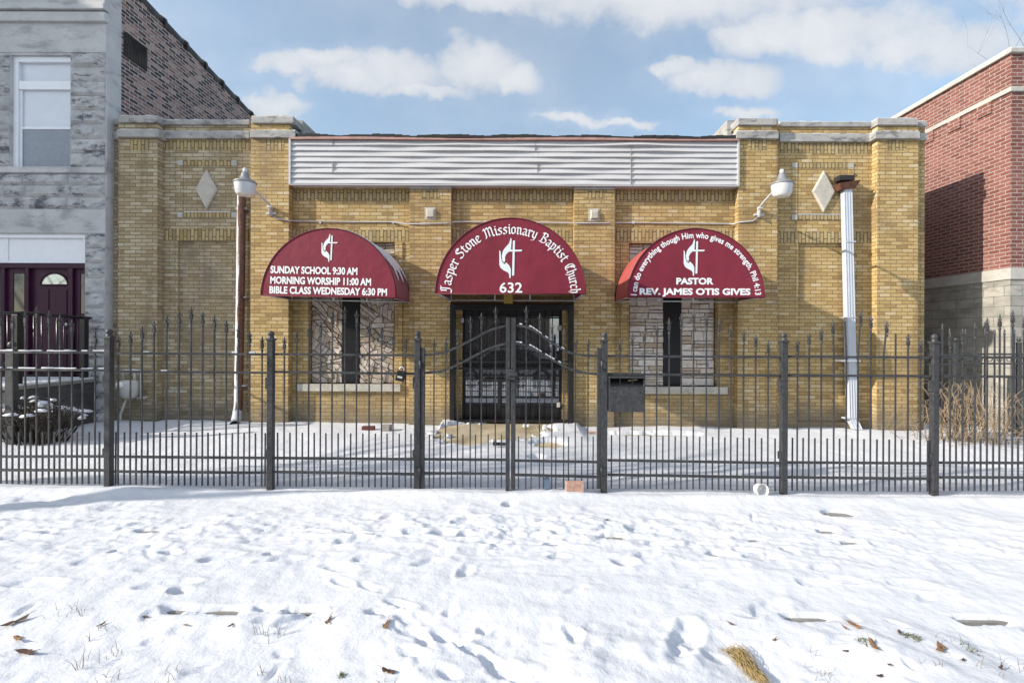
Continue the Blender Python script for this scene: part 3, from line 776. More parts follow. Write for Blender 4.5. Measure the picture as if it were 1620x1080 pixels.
def clip(poly, nx, nz, d):            # keep the side where p.n <= d
    out = []
    for k in range(len(poly)):
        a, b_ = poly[k], poly[(k+1) % len(poly)]; da, db = a[0]*nx+a[1]*nz-d, b_[0]*nx+b_[1]*nz-d
        if da <= 0: out.append(a)
        if da*db < 0: t = da/(da-db); out.append((a[0]+(b_[0]-a[0])*t, a[1]+(b_[1]-a[1])*t))
    return out
def area(p): return abs(sum(p[k][0]*p[(k+1)%len(p)][1]-p[(k+1)%len(p)][0]*p[k][1] for k in range(len(p))))/2 if len(p) > 2 else 0
def shrink(p, g):
    cx = sum(a[0] for a in p)/len(p); cz = sum(a[1] for a in p)/len(p); out = list(p)
    for k in range(len(p)):
        a, b_ = p[k], p[(k+1) % len(p)]; ex, ez = b_[0]-a[0], b_[1]-a[1]; L_ = math.hypot(ex, ez)
        if L_ < 1e-5: continue
        nx, nz = ez/L_, -ex/L_
        if (cx-a[0])*nx+(cz-a[1])*nz > 0: nx, nz = -nx, -nz
        out = clip(out, nx, nz, a[0]*nx+a[1]*nz-g)
        if len(out) < 3: return []
    return out
def crazy(q, x0, x1, z0, z1, y, seed):
    r = random.Random(seed); done_ = []
    def cut(p, an, off):
        nx, nz = -math.sin(an), math.cos(an); return clip(p, nx, nz, off), clip(p, -nx, -nz, -off)
    def chunk(p):
        if area(p) < .10:
            an = rad(r.choice([0, 0, 90, -36, -36, -30, 55, 70, -70])+r.gauss(0, 8)); nx, nz = -math.sin(an), math.cos(an)
            lo = min(a[0]*nx+a[1]*nz for a in p); hi = max(a[0]*nx+a[1]*nz for a in p); d = lo
            while d < hi:
                th = r.uniform(.055,.12); an2 = an+r.gauss(0,.05)
                if hi-d-th < .035: th = hi-d+.01
                st, p2 = clip(p, nx, nz, d+th), None
                st = clip(st, -nx, -nz, -d); d += th
                if area(st) < .0006: continue
                tx, tz = math.cos(an), math.sin(an); l0 = min(a[0]*tx+a[1]*tz for a in st); l1 = max(a[0]*tx+a[1]*tz for a in st)
                if l1-l0 > .26 and r.random() < .7:
                    m_ = l0+(l1-l0)*r.uniform(.35,.65); aa = an+math.pi/2+r.gauss(0,.2); ux, uz = math.cos(aa-math.pi/2), math.sin(aa-math.pi/2)
                    cxm = sum(a[0] for a in st)/len(st); czm = sum(a[1] for a in st)/len(st); dd = cxm*ux+czm*uz+r.uniform(-.05,.05)
                    done_.extend([clip(st, ux, uz, dd), clip(st, -ux, -uz, -dd)])
                else: done_.append(st)
            return
        cx = sum(a[0] for a in p)/len(p)+r.uniform(-.04,.04); cz = sum(a[1] for a in p)/len(p)+r.uniform(-.06,.06)
        xs_ = [a[0] for a in p]; zs_ = [a[1] for a in p]
        an = rad(r.choice([0, -30, 25, -40]) + r.gauss(0, 8)) if max(zs_)-min(zs_) > max(xs_)-min(xs_) else rad(90+r.gauss(0, 22))
        nx, nz = -math.sin(an), math.cos(an); a, b_ = cut(p, an, cx*nx+cz*nz); chunk(a); chunk(b_)
    chunk([(x0,z0),(x1,z0),(x1,z1),(x0,z1)])
    for p in done_:
        if area(p) < .0008: continue
        sh = shrink(p, .0036)
        if len(sh) < 3 or area(sh) < .0005: continue
        pts = []
        for k in range(len(sh)):
            a, b_ = sh[k], sh[(k+1) % len(sh)]; L_ = math.hypot(b_[0]-a[0], b_[1]-a[1])
            if L_ < .006: continue
            pts.append((a[0]*.97+b_[0]*.03, a[1]*.97+b_[1]*.03))
            if L_ > .06: pts.append(((a[0]+b_[0])/2+r.uniform(-.004,.004), (a[1]+b_[1])/2+r.uniform(-.004,.004)))
        if len(pts) > 2: rough_slab(q, pts, y+.03, y-.022+r.uniform(-.022,.016), r, r.random())
def ledge(q, x0, x1, z0, z1, y, seed):
    r = random.Random(seed); z = z0
    while z < z1-.02:
        h = min(r.choice([.065,.08,.10,.12,.15,.18]), z1-z); x = x0
        while x < x1-.01:
            w = r.uniform(.13,.42)
            if x+w > x1-.07: w = x1-x
            g = .0045; splits = [(z, z+h)] if (h < .1 or r.random() < .6) else [(z, z+h*.48), (z+h*.5, z+h)]
            for a, e in splits:
                pts = [(x+g,a+g),((2*x+w)/2,a+g+r.uniform(-.003,.006)),(x+w-g,a+g),(x+w-g+r.uniform(-.005,.004),(a+e)/2),(x+w-g,e-g),((2*x+w)/2,e-g+r.uniform(-.006,.003)),(x+g,e-g),(x+g+r.uniform(-.004,.005),(a+e)/2)]
                rough_slab(q, pts, y+.03, y-.02+r.uniform(-.016,.012), r, r.random())
            x += w
        z += h
def stone_window(x0, x1, z0, px_b0, px_b1, fill, mats, seed, sill):
    w = MB(); w.box(x0-.02, x1+.02, .11, .16, z0-.02, wz1+.02); back = w.build('window', mats[1], ch)
    b0, b1 = X(px_b0,.08), X(px_b1,.08)
    for (a, c) in ((x0+.02, b0-.005), (b1+.005, x1-.02)):
        q = MB(); fill(q, a, c, z0+.005, wz1-.01, .10, seed); seed += 3
        q.build('stone_infill', mats[0], back)
    q = MB(); q.box(b0, b1, .075, .13, z0, wz1-.3); q.build('black_panel', M_BLACKPANEL, back, bevel=.004)
    q = MB(); q.box(b0-.02, b1+.02, .05, .12, wz1-.3, wz1-.02); q.build('head_board', mats[0], back, bevel=.004)
    q = MB(); q.box(X(sill[0],-.05), X(sill[1],-.05), -.07, .14, Z(sill[0],sill[3],-.05), z0-.0); q.build('sill', M_SILL, back, bevel=.006)
    q = MB()     # slim brick margin around the opening
    for a, c in ((x0-.16, x0-.01), (x1+.01, x1+.15)): q.box(a, c, -.022, .02, z0, wz1)
    build_each(q, 'jamb', M_BRICK, back, bevel=.004)
stone_window(wl0, wl1, wlz, 541.5, 569, crazy, (M_CRAZY, M_MORTAR), 11, (470, 634, 607, 618.5))
stone_window(wr0, wr1, wrz, 1050, 1077.5, ledge, (M_LEDGE, M_MORTARL), 31, (981, 1151, 611, 622.5))
# entrance
dr = MB()
fx0, fx1, fy = X(711.5,-.2), X(907,-.2), -.20
ft, fb = Z(808,481,fy), Z(808,668,fy); fw = .085
dr.box(fx0, fx0+fw, fy, .0-.002, fb, ft); dr.box(fx1-fw, fx1, fy, -.002, fb, ft); dr.box(fx0+fw, fx1-fw, fy+.002, -.002, ft-.10, ft)
dr.box(fx0+fw, fx1-fw, fy+.01, -.03, fb, fb+.035)
for zz in (Z(808,571,fy), Z(808,583,fy)): dr.box(fx0+fw, fx1-fw, fy+.03, fy+.055, zz-.02, zz+.018)
door = dr.build('door', M_BLACKIRON, ch, bevel=.004)
q = MB(); q.box(dx0, dx1, .158, .2, -.4, dz1); q.build('reveal_back', M_BRICK, door)
ix0, ix1, iz0, iz1, iy = X(733,.1), X(888,.1), Z(808,664,.1), Z(808,489,.1), .10
q = MB(); t = .045
mx = (ix0+ix1)/2
for a, c in ((ix0, ix0+t), (mx-t, mx+t), (ix1-t, ix1)): q.box(a, c, iy-.03, .157, iz0, iz1)
q.box(ix0+t, mx-t, iy-.028, .156, iz1-.14, iz1); q.box(mx+t, ix1-t, iy-.028, .156, iz1-.14, iz1)
for a, c in ((ix0+t, mx-t), (mx+t, ix1-t)):
    q.box(a, c, iy-.028, .156, iz0, iz0+.28); q.box(a, c, iy-.028, .156, Z(808,576,.1)-.03, Z(808,576,.1)+.03)
q.build('door_leaf', M_BLACKIRON, door, bevel=.004)
q = MB()
for a, c in ((ix0+t, mx-t), (mx+t, ix1-t)):
    q.box(a, c, iy+.01, iy+.02, iz0+.28, Z(808,576,.1)-.03); q.box(a, c, iy+.01, iy+.02, Z(808,576,.1)+.03, iz1-.14)
q.build('glass', M_REFLGLASS, door)
q = MB()        # security grille: upright bars with scrolls in a central band
n = 13
for i in range(n+1):
    x = ix0 + .03 + (ix1-ix0-.06)*i/n
    q.tube([(x,iy-.065,iz0+.02),(x,iy-.065,iz1-.03)], .0050, 5)
for zz in (iz0+.30, Z(808,592,.1)-.02, Z(808,556,.1), iz1-.16, Z(808,628,.1)): q.box(ix0+.02, ix1-.02, iy-.072, iy-.058, zz-.010, zz+.010)
def scroll(q, cx, cz, r, y, flip=1, turns=1.6, rr=.0045):
    pts = []
    for i in range(26):
        t = i/25; a = t*turns*2*math.pi; rad_ = r*(1-.78*t); pts.append((cx+flip*rad_*math.cos(a), y, cz+rad_*math.sin(a)))
    q.tube(pts, rr, 5)
for cx in (ix0+.16, ix0+.45, mx-.14, mx+.16, mx+.47, ix1-.16):
    for zc in (Z(808,566,.1)+.07, Z(808,592,.1)-.12):
        for f in (-1, 1):
            scroll(q, cx+f*.055, zc, .052, iy-.068, f); scroll(q, cx+f*.045, zc-.105, .042, iy-.068, f); scroll(q, cx+f*.05, zc+.105, .040, iy-.068, -f)
for i in range(9):
    cx = ix0+.1+(ix1-ix0-.2)*i/8; scroll(q, cx, Z(808,577,.1), .036, iy-.068, 1 if i%2 else -1)
for f in (-1, 1):
    for r_ in (.11,.19,.27): scroll(q, mx+f*r_*.9, iz1-.30-r_*.3, r_*.5, iy-.066, f, 1.1, .005)
q.build('security_grille', M_BLACKIRON, door)
q = MB(); q.box(X(764,-.16), X(800,-.16), -.18, -.15, Z(790,602,-.16)-.022, Z(790,602,-.16)+.022); q.box(X(790,-.16)-.03, X(790,-.16)+.03, -.178, -.15, Z(790,648,-.16), Z(790,603,-.16))
q.build('lock_bar', M_BLACKIRON, door, bevel=.003)
q = MB(); q.box(ix0-.14, ix0-.01, .03, .157, iz0, iz1+.06); q.box(ix1+.01, ix1+.14, .03, .157, iz0, iz1+.06); q.box(ix0-.14, ix1+.14, .028, .157, iz1+.06, dz1)
q.build('door_jamb', M_BRICK, door)
q = MB()
for px_, z_ in ((886, 518), (884, 640), (731, 506)): q.box(X(px_,.0)-.03, X(px_,.0)+.03, .0, .029, Z(px_,z_,0)-.05, Z(px_,z_,0)+.04)
build_each(q, 'hinge_plate', M_METER, door, bevel=.004)
q = MB(); q.box(X(797,-.2), X(811,-.2), -.21, -.005, Z(804,474,-.2)-.07, Z(804,474,-.2)+.10); q.build('lamp_box', M_BRASS, door, bevel=.006)

# ================================================================== AWNINGS
def text_mesh(body, bold=.0):
    cu = bpy.data.curves.new('txt', 'FONT'); cu.body = body; cu.size = 1.0; cu.offset = bold; cu.resolution_u = 3; cu.fill_mode = 'FRONT'
    o = bpy.data.objects.new('txt', cu); COL.objects.link(o)
    dg = bpy.context.evaluated_depsgraph_get(); me = bpy.data.meshes.new_from_object(o.evaluated_get(dg))
    vs = [tuple(v.co) for v in me.vertices]; fs = [tuple(p.vertices) for p in me.polygons]
    bpy.data.objects.remove(o); bpy.data.curves.remove(cu); bpy.data.meshes.remove(me)
    return vs, fs
ADV = {}
def advance(c, bold):
    if (c, bold) not in ADV:
        if c == ' ': ADV[(c, bold)] = (None, .28)
        else:
            a = text_mesh(c, bold); w1 = text_mesh('H' + c + 'H', bold)[0]; w0 = text_mesh('HH', bold)[0]
            ADV[(c, bold)] = (a, (max(v[0] for v in w1)) - (max(v[0] for v in w0)))
    return ADV[(c, bold)]
def put(mb, vs, fs, fn): mb.add([fn(v[0], v[1]) for v in vs], fs)
def line_text(qs, body, x0, x1, zb, h, y, bold):
    mb = MB(); qs.append(mb)
    vs, fs = text_mesh(body, bold); a = min(v[0] for v in vs); c = max(v[0] for v in vs)
    capv = text_mesh('H', bold)[0]; ch_ = max(v[1] for v in capv); lo = min(v[1] for v in capv)
    put(mb, vs, fs, lambda u, v: (x0 + (u-a)/(c-a)*(x1-x0), y, zb + (v-lo)/(ch_-lo)*h))
def arc_text(qs, body, cx, cz, r, a0, a1, h, y, bold, sx=1.0):
    mb = MB(); qs.append(mb)
    tot = sum(advance(c, bold)[1] for c in body); pos = 0
    capv = text_mesh('H', bold)[0]; ch_ = max(v[1] for v in capv)
    for c in body:
        g, ad = advance(c, bold); mid = a0 + (a1-a0)*(pos+ad/2)/tot; pos += ad
        if g is None: continue
        vs, fs = g; k = h/ch_; ta = rad(mid)
        tx, tz = math.sin(ta), -math.cos(ta); rx, rz = math.cos(ta), math.sin(ta)
        put(mb, vs, fs, lambda u, v: (cx + rx*(r+v*k) + tx*(u-ad/2)*k*sx, y, cz + rz*(r+v*k) + tz*(u-ad/2)*k*sx))
BL = {   # broad pen letters: strokes on an x-height of one, then the advance
 'a': ([[(.12,.86),(.34,1),(.55,.84),(.55,.16),(.7,0)],[(.55,.56),(.2,.44),(.12,.2),(.3,0),(.55,.2)]], .78),
 's': ([[(.6,.88),(.36,1),(.14,.76),(.56,.36),(.5,.1),(.26,0),(.08,.14)]], .72),
 'p': ([[(.04,.88),(.16,1),(.2,.84),(.2,-.45)],[(.2,.88),(.45,1),(.62,.8),(.62,.2),(.4,0),(.2,.1)]], .76),
 'e': ([[(.58,.15),(.36,0),(.13,.2),(.13,.8),(.36,1),(.6,.8),(.5,.62),(.14,.44)]], .70),
 'r': ([[(.04,.88),(.16,1),(.2,.84),(.2,.1),(.32,0)],[(.2,.8),(.42,1),(.56,.86)]], .62),
 't': ([[(.22,1.3),(.22,.2),(.36,0),(.5,.1)],[(.04,1),(.48,1)]], .58),
 'o': ([[(.36,1),(.13,.8),(.13,.2),(.36,0),(.6,.2),(.6,.8),(.36,1)]], .76),
 'n': ([[(.04,.88),(.16,1),(.2,.84),(.2,.1),(.3,0)],[(.2,.84),(.45,1),(.6,.8),(.6,.15),(.72,0)]], .82),
 'i': ([[(.06,.88),(.18,1),(.22,.84),(.22,.1),(.34,0)],[(.17,1.28),(.27,1.36)]], .42),
 'y': ([[(.05,.96),(.16,.9),(.16,.25),(.35,.04),(.58,.2)],[(.58,1),(.58,.1),(.45,-.3),(.15,-.42)]], .76),
 'h': ([[(.1,1.5),(.2,1.4),(.2,.1),(.3,0)],[(.2,.84),(.45,1),(.6,.8),(.6,.1),(.42,-.28)]], .78),
 'u': ([[(.05,.96),(.17,.9),(.17,.2),(.35,0),(.58,.2)],[(.58,1),(.58,.15),(.7,0)]], .80),
 'c': ([[(.58,.84),(.4,1),(.14,.8),(.14,.2),(.38,0),(.58,.14)]], .66),
 'J': ([[(.85,1.48),(.4,1.5),(.18,1.3)],[(.58,1.48),(.58,.12),(.36,-.2),(.06,-.08)],[(.3,1.3),(.3,.6)]], .98),
 'S': ([[(.86,1.26),(.64,1.48),(.34,1.42),(.17,1.14),(.38,.86),(.72,.66),(.82,.34),(.62,.05),(.32,0),(.06,.2)],[(.40,1.30),(.66,1.18)]], 1.0),
 'M': ([[(.06,1.22),(.26,1.46),(.34,1.25),(.34,.15),(.16,0)],[(.36,1.2),(.66,1.5),(.80,1.3),(.80,.12)],[(.82,1.2),(1.10,1.5),(1.26,1.25),(1.26,.15),(1.42,0)]], 1.56),
 'B': ([[(.08,1.28),(.3,1.46),(.34,1.3),(.34,.1)],[(.2,1.5),(.72,1.5),(.9,1.2),(.56,.82),(.96,.6),(.94,.2),(.66,0),(.12,.04)],[(.34,.82),(.56,.82)]], 1.1),
 'C': ([[(.95,1.28),(.66,1.5),(.3,1.35),(.15,.8),(.3,.15),(.62,0),(.95,.22)],[(.52,1.4),(.52,.2)],[(.7,1.4),(.7,.9)]], 1.02),
}
NIBA = rad(40)
def bl_word(qs, word, cx, cz, r, a0, a1, xh, y):
    mb = MB(); qs.append(mb)
    nw = .105; nxn, nyn = math.cos(NIBA)*nw, math.sin(NIBA)*nw
    tot = sum(BL[c][1] for c in word); pos = 0; lay = 0
    arc = rad(abs(a1-a0))*(r+xh*.5); k0 = arc/tot
    for c in word:
        strokes, ad = BL[c]; mid = a0 + (a1-a0)*(pos+ad/2)/tot; pos += ad; ta = rad(mid)
        tx, tz = math.sin(ta), -math.cos(ta); rx, rz = math.cos(ta), math.sin(ta)
        def P3(u, v, yy): return (cx + rx*(r+v*xh) + tx*(u-ad/2)*k0, yy, cz + rz*(r+v*xh) + tz*(u-ad/2)*k0)
        for st in strokes:
            for i in range(len(st)-1):
                (u0, v0), (u1, v1) = st[i], st[i+1]; lay += 1; yy = y - .0004*(lay % 7)
                L_ = math.hypot(u1-u0, v1-v0); du, dv = (u1-u0)/L_*.03, (v1-v0)/L_*.03
                u0 -= du; v0 -= dv; u1 += du; v1 += dv
                ax_, ay_ = nxn, nyn
                cr = abs((u1-u0)*ay_-(v1-v0)*ax_)/L_
                if cr < .035:      # hairline along the pen angle keeps a little body
                    ax_, ay_ = -(v1-v0)/L_*.05, (u1-u0)/L_*.05
                mb.quad(P3(u0-ax_,v0-ay_,yy), P3(u0+ax_,v0+ay_,yy), P3(u1+ax_,v1+ay_,yy), P3(u1-ax_,v1-ay_,yy))
FL_U = [(755,252),(761,265),(757,337),(722,372),(714,392),(716,412),(708,432),(694,410),(691,380),(700,345),(720,318),(742,295),(750,270)]
FL_L = [(674,342),(683,350),(687,400),(697,428),(712,442),(722,428),(745,450),(756,475),(757,505),(754,540),(746,538),(744,512),(732,497),(705,485),(684,468),(674,445)]
CR_V = [(770,275),(785,271),(780,521),(765,523)]
CR_H = [(712,338),(838,338),(831,350),(706,352)]
def emblem(mb, cx, cz, h, y):
    k = h/288.0
    for i, pl in enumerate((FL_U, FL_L, CR_V, CR_H)):
        mb.poly([(cx+(a-757)*k, y-.0006*i, cz-(e-396)*k) for a, e in pl])
def awning(name_label, px0, px1, py_b, py_t, yf, yb, writer, sunlit=False, tilt=0.0):
    xa, xb = X(px0,yf), X(px1,yf); cx = (xa+xb)/2; w = (xb-xa)/2; zb = Z((px0+px1)/2, py_b, yf); h = Z((px0+px1)/2, py_t, yf) - zb
    t = thing('awning', name_label, 'awning', (cx, yb, zb))
    n = 40
    arc = [(cx - w*math.cos(math.pi*i/n), zb + h*math.sin(math.pi*i/n)) for i in range(n+1)]
    q = MB(); q.prism(arc, yf, yf+.012); q.build('front_panel', M_CANVAS, t)
    q = MB(); th = .010; ny = 10
    vs = []; fs = []
    for j in range(ny+1):
        yy = yf - .003 + (yb - .01 - yf)*j/ny
        for i, (x, z) in enumerate(arc):
            an = math.pi*i/n; ox, oz = -math.cos(an), math.sin(an)
            g = .006 - .012*math.sin(math.pi*j/ny)
            vs.append((x+ox*g, yy, z+oz*g))
    N1 = n+1
    for j in range(ny):
        for i in range(n): fs.append((j*N1+i, j*N1+i+1, (j+1)*N1+i+1, (j+1)*N1+i))
    q.add(vs, fs, True)
    o = q.build('canopy_cover', M_CANVASLIT if sunlit else M_CANVAS, t, fixn=False)
    md = o.modifiers.new('thick', 'SOLIDIFY'); md.thickness = .006; md.offset = -1
    q = MB(); r = .014
    for yy in (yf+.035, yb-.03):
        q.tube([(x*.985+cx*.015, yy, z-.012) for x, z in arc], r, 6)
        q.tube([(xa+.02,yy,zb+.012),(xb-.02,yy,zb+.012)], r, 6)
    for f in (.02, .98, .28, .72):
        an = math.pi*f; q.tube([(cx-w*math.cos(an)*.98, yf+.035, zb+.012 if f in (.02,.98) else zb+h*math.sin(an)*.98), (cx-w*math.cos(an)*.98, yb-.03, zb+.012 if f in (.02,.98) else zb+h*math.sin(an)*.98)], r*.9, 6)
    for f in (.36, .64): q.tube([(xa+(xb-xa)*f, yb-.04, zb+.012), (xa+(xb-xa)*f, yb-.04, zb+.012+h*.85)], r*.8, 6)
    q.build('frame', M_STEEL, t)
    q = MB(); q.tube([(x,yf-.004,z) for x, z in arc]+[(xa,yf-.004,zb)], .0075, 6); q.build('piping', M_PIPING, t)
    qs = []; e = MB(); writer(qs, e, cx, zb, w, h, yf-.004)
    for q in qs: q.build('lettering', M_VINYL, t, fixn=False)
    e.build('emblem', M_EMB, t, fixn=False)
    if tilt:
        t.rotation_euler = (0, tilt, 0)
    return t
YC, YS = -1.656, -1.075
def wr_center(q, e, cx, zb, w, h, y):
    R_ = w
    for word, a0, a1 in (('Jasper', 179, 148), ('Stone', 145, 118.5), ('Missionary', 115, 65.5), ('Baptist', 62.5, 31.5), ('Church', 28, 0.5)):
        bl_word(q, word, cx, zb, R_*.80, a0, a1, R_*.088, y)
    line_text(q, '632', X(790,YC), X(826,YC), Z(808,463,YC), 16.0/S(YC), y, .016)
    emblem(e, X(808,YC), Z(808,408,YC), 64/S(YC), y)
def wr_left(q, e, cx, zb, w, h, y):
    for s_, a, c, pb in (('SUNDAY SCHOOL 9:30 AM', 427, 564.5, 434), ('MORNING WORSHIP 11:00 AM', 427, 586.5, 450.5), ('BIBLE CLASS WEDNESDAY 6:30 PM', 426, 612, 466)):
        line_text(q, s_, X(a,YS), X(c,YS), Z((a+c)/2,pb,YS), 11.6/S(YS), y, .036)
    emblem(e, X(520,YS), Z(520,392,YS), 45/S(YS), y)
def wr_right(q, e, cx, zb, w, h, y):
    arc_text(q, 'I can do everything though Him who gives me strength. Phil 4:13', cx, zb, w*.865, 178.5, 2.0, w*.083, y, .026, .86)
    line_text(q, 'PASTOR', X(1069.5,YS), X(1128.5,YS), Z(1099,450,YS), 10.5/S(YS), y, .042)
    line_text(q, 'REV. JAMES OTIS GIVES', X(1011.5,YS), X(1187,YS), Z(1099,466.5,YS), 10.5/S(YS), y, .042)
    emblem(e, X(1098,YS), Z(1098,407,YS), 59/S(YS), y)
awning('burgundy half round awning over the church door with arched blackletter writing', 688.5, 926.5, 465, 345, YC, -.115, wr_center)
aw_l = awning('burgundy half round awning listing service times with snow on its right shoulder', 412.5, 625.5, 469.5, 361.5, YS, -.01, wr_left, tilt=.017)
awning('burgundy half round awning with faded side and a verse arched round its edge', 992, 1209.5, 470.5, 361.5, YS, -.01, wr_right, sunlit=True)
# snow lying on the shaded shoulder of the left awning
def awning_snow():
    xa, xb = X(412.5,YS), X(625.5,YS); cx = (xa+xb)/2; w = (xb-xa)/2; zb = Z(519,469.5,YS); h = Z(519,361.5,YS)-zb
    q = MB(); n, ny = 26, 20; r = random.Random(3)
    fs = []; vs = []
    for j in range(ny+1):
        yy = YS+.015 + (-.06-YS)*j/ny
        lo = 24 + 10*math.sin(j*.9)*.6 + r.uniform(-5,5) + (8 if j < 6 else 0)
        for i in range(n+1):
            an = rad(100 - (100-lo)*i/n); th = .012*(1 if 0 < i < n else .1)*(1 if 0 < j < ny else .2) + r.uniform(0,.003) + .010
            vs.append((cx+(w+th)*math.cos(an), yy, zb+(h+th)*math.sin(an)))
    for j in range(ny):
        for i in range(n): fs.append((j*(n+1)+i, j*(n+1)+i+1, (j+1)*(n+1)+i+1, (j+1)*(n+1)+i))
    q.add(vs, fs, True); q.build('snow_layer', M_SNOWS, aw_l)
awning_snow()

# ================================================================== LAMPS, PIPES AND CONDUIT
def yard_lamp(label, px_h, py_h, px_b, py_b, yh=-1.22):
    hx, hz = X(px_h,yh), Z(px_h,py_h,yh); bx, bz = X(px_b,PY), Z(px_b,py_b,PY)
    t = thing('wall_lamp', label, 'lamp', (bx, PY, bz), 'dusk lamps on the inner piers')
    k = .335/2
    q = MB(); q.lathe((hx,yh,hz), [(.001,.225),(.036,.225),(.05,.205),(.065,.15),(.085,.105),(.125,.082),(k-.01,.070),(k+.006,.058),(k+.006,.040),(k-.004,.034)], 28); q.build('lamp_head', M_LAMPTOP, t)
    q = MB(); q.lathe((hx,yh,hz), [(k-.006,.036),(k-.012,-.02),(k*.88,-.09),(k*.77,-.135)], 28); q.build('reflector', M_GALV, t)
    q = MB(); q.lathe((hx,yh,hz), [(k*.77,-.134),(k*.70,-.152),(k*.4,-.168),(.002,-.172)], 28); q.build('lens', M_LAMPGLASS, t)
    q = MB(); q.lathe((hx,yh,hz), [(.032,.225),(.034,.265),(.026,.283),(.001,.287)], 14); q.build('photocell', M_GALV, t)
    q = MB()
    pts = [(bx, PY-.06, bz-.12), (bx, PY-.06, bz+.06)]
    for i in range(1, 9):
        u = i/8; pts.append((bx+(hx-bx)*u*.93, PY-.06+(yh+.12-PY+.06)*u, bz+.06+(hz+.03-bz-.06)*math.sin(u*math.pi/2)))
    q.tube(pts, .021, 8); q.build('arm', M_GALV, t)
    q = MB(); q.box(bx-.02, bx+.02, PY-.04, PY, bz-.12, bz+.06); q.box(bx-.09, bx+.09, PY-.03, PY-.001, bz-.09, bz-.055); q.box(bx-.035, bx+.035, PY-.10, PY-.02, bz+.02, bz+.06)
    q.build('bracket', M_GALV, t, bevel=.003)
yard_lamp('white dusk lamp on bent arm beside the rust streaked downspout', 387, 294, 429, 332)
yard_lamp('white dusk lamp on bent arm beside the pale stone lozenge', 1236, 296, 1199, 334)
q = MB(); pts = []
def on(px_, py_, y): pts.append((X(px_,y), y, Z(px_,py_,y)))
for a in ((431,341,PY-.02),(437,346,PY-.02),(455,349,PY-.015),(463,350,-.03),(560,351,-.02),(620,351,-.02),(640,354,-.09),(655,354.5,CPY-.02),(705,353,CPY-.02),(720,351,-.05),(740,351,-.02),(900,352.5,-.03),(912,353,CPY-.015),(960,353,CPY-.015),(975,352.5,-.06),(1000,352.5,-.02),(1150,354,-.02),(1160,354.5,-.06),(1168,351.5,PY-.015),(1190,350,PY-.015),(1198,343,PY-.025)): on(*a)
q.tube(pts, .011, 6)
for px_ in (507, 622, 1000, 1002, 780): q.box(X(px_,0)-.012, X(px_,0)+.012, -.035, 0, Z(px_,352.5,0)-.022, Z(px_,352.5,0)+.022)
tag(q.build('conduit', M_STEEL), 'thin pale electrical conduit strung across the yellow brick between the two lamps', 'conduit')

dsp = thing('downspout', 'round white downspout streaked with brown rust beside the left lamp', 'downspout', (X(382,-.10), -.10, G(-5.2)))
q = MB(); q.tube([(X(381.5,-.10), -.10, Z(382,305,-.1)), (X(380,-.10), -.10, Z(380,480,-.1)), (X(377.5,-.10), -.10, Z(378,640,-.1)), (X(376.5,-.11), -.13, Z(376,655,-.1))], .072, 16); q.build('pipe', M_PIPER, dsp)
q = MB(); q.tube([(X(376.5,-.11), -.12, Z(376,650,-.1)), (X(374,-.2), -.20, Z(374,664,-.1)), (X(371,-.36), -.34, Z(371,670,-.2))], [.078,.082,.088], 16, cap=False); q.build('shoe', M_PIPE, dsp)
q = MB()
for py_ in (330, 470, 610): q.box(X(381,-.1)-.095, X(381,-.1)+.095, -.12, -.0, Z(381,py_,-.1)-.012, Z(381,py_,-.1)+.012)
build_each(q, 'strap', M_PIPE, dsp)
ds2 = thing('downspout', 'square fluted white downspout under the rusty rain head on the right bay', 'downspout', (X(1345,-.1), -.1, G(6)))
q = MB(); a0, a1 = (X(1338.5,-.1), Z(1339,296,-.1)), (X(1348.5,-.1), Z(1348,662,-.1)); hw = .070
def fl(x, z): 
    o = []
    for i in range(7): o.append((x - hw + 2*hw*i/6, -.15 + (.007 if i % 2 else 0), z))
    return o + [(x+hw, -.03, z), (x-hw, -.03, z)]
r0, r1 = fl(*a0), fl(*a1); nn = len(r0); r2 = [(p[0]+.01, p[1]-.12, p[2]-.17) for p in r1]
q.add(r0+r1+r2, [(i,(i+1)%nn,nn+(i+1)%nn,nn+i) for i in range(nn)] + [(nn+i,nn+(i+1)%nn,2*nn+(i+1)%nn,2*nn+i) for i in range(nn)])
q.build('pipe', M_PIPE, ds2)
q = MB()
for py_ in (383, 502, 661): q.box(X(1343,-.1)-hw-.012, X(1343,-.1)+hw+.02, -.156, -.02, Z(1343,py_,-.1)-.012, Z(1343,py_,-.1)+.012)
build_each(q, 'joint', M_PIPE, ds2)
q = MB(); q.box(X(1326,-.1), X(1356,-.1), -.185, -.0, Z(1340,570,-.1)-.018, Z(1340,570,-.1)+.012); s_ = q.build('strap', M_WHITEPLASTIC, ds2)
q = MB(); zx = Z(1337,284,-.12)
q.hexa([(X(1326,-.1),-.17,zx-.20),(X(1349,-.1),-.17,zx-.17),(X(1349,-.1),-.01,zx-.17),(X(1326,-.1),-.01,zx-.20)], [(X(1320,-.1),-.24,zx-.10),(X(1353,-.1),-.24,zx-.04),(X(1353,-.1),-.01,zx-.04),(X(1320,-.1),-.01,zx-.10)])
q.build('rain_head', M_RUSTY, ds2, bevel=.004)
q = MB(); q.box(X(1323,-.1), X(1346,-.1), -.19, -.012, zx-.03, zx+.06); q.tube([(X(1345,-.1),-.15,zx+.02),(X(1349,-.1),-.2,zx+.05),(X(1345,-.1),-.2,zx+.07)], .01, 6); q.build('outlet', M_TAR, ds2)
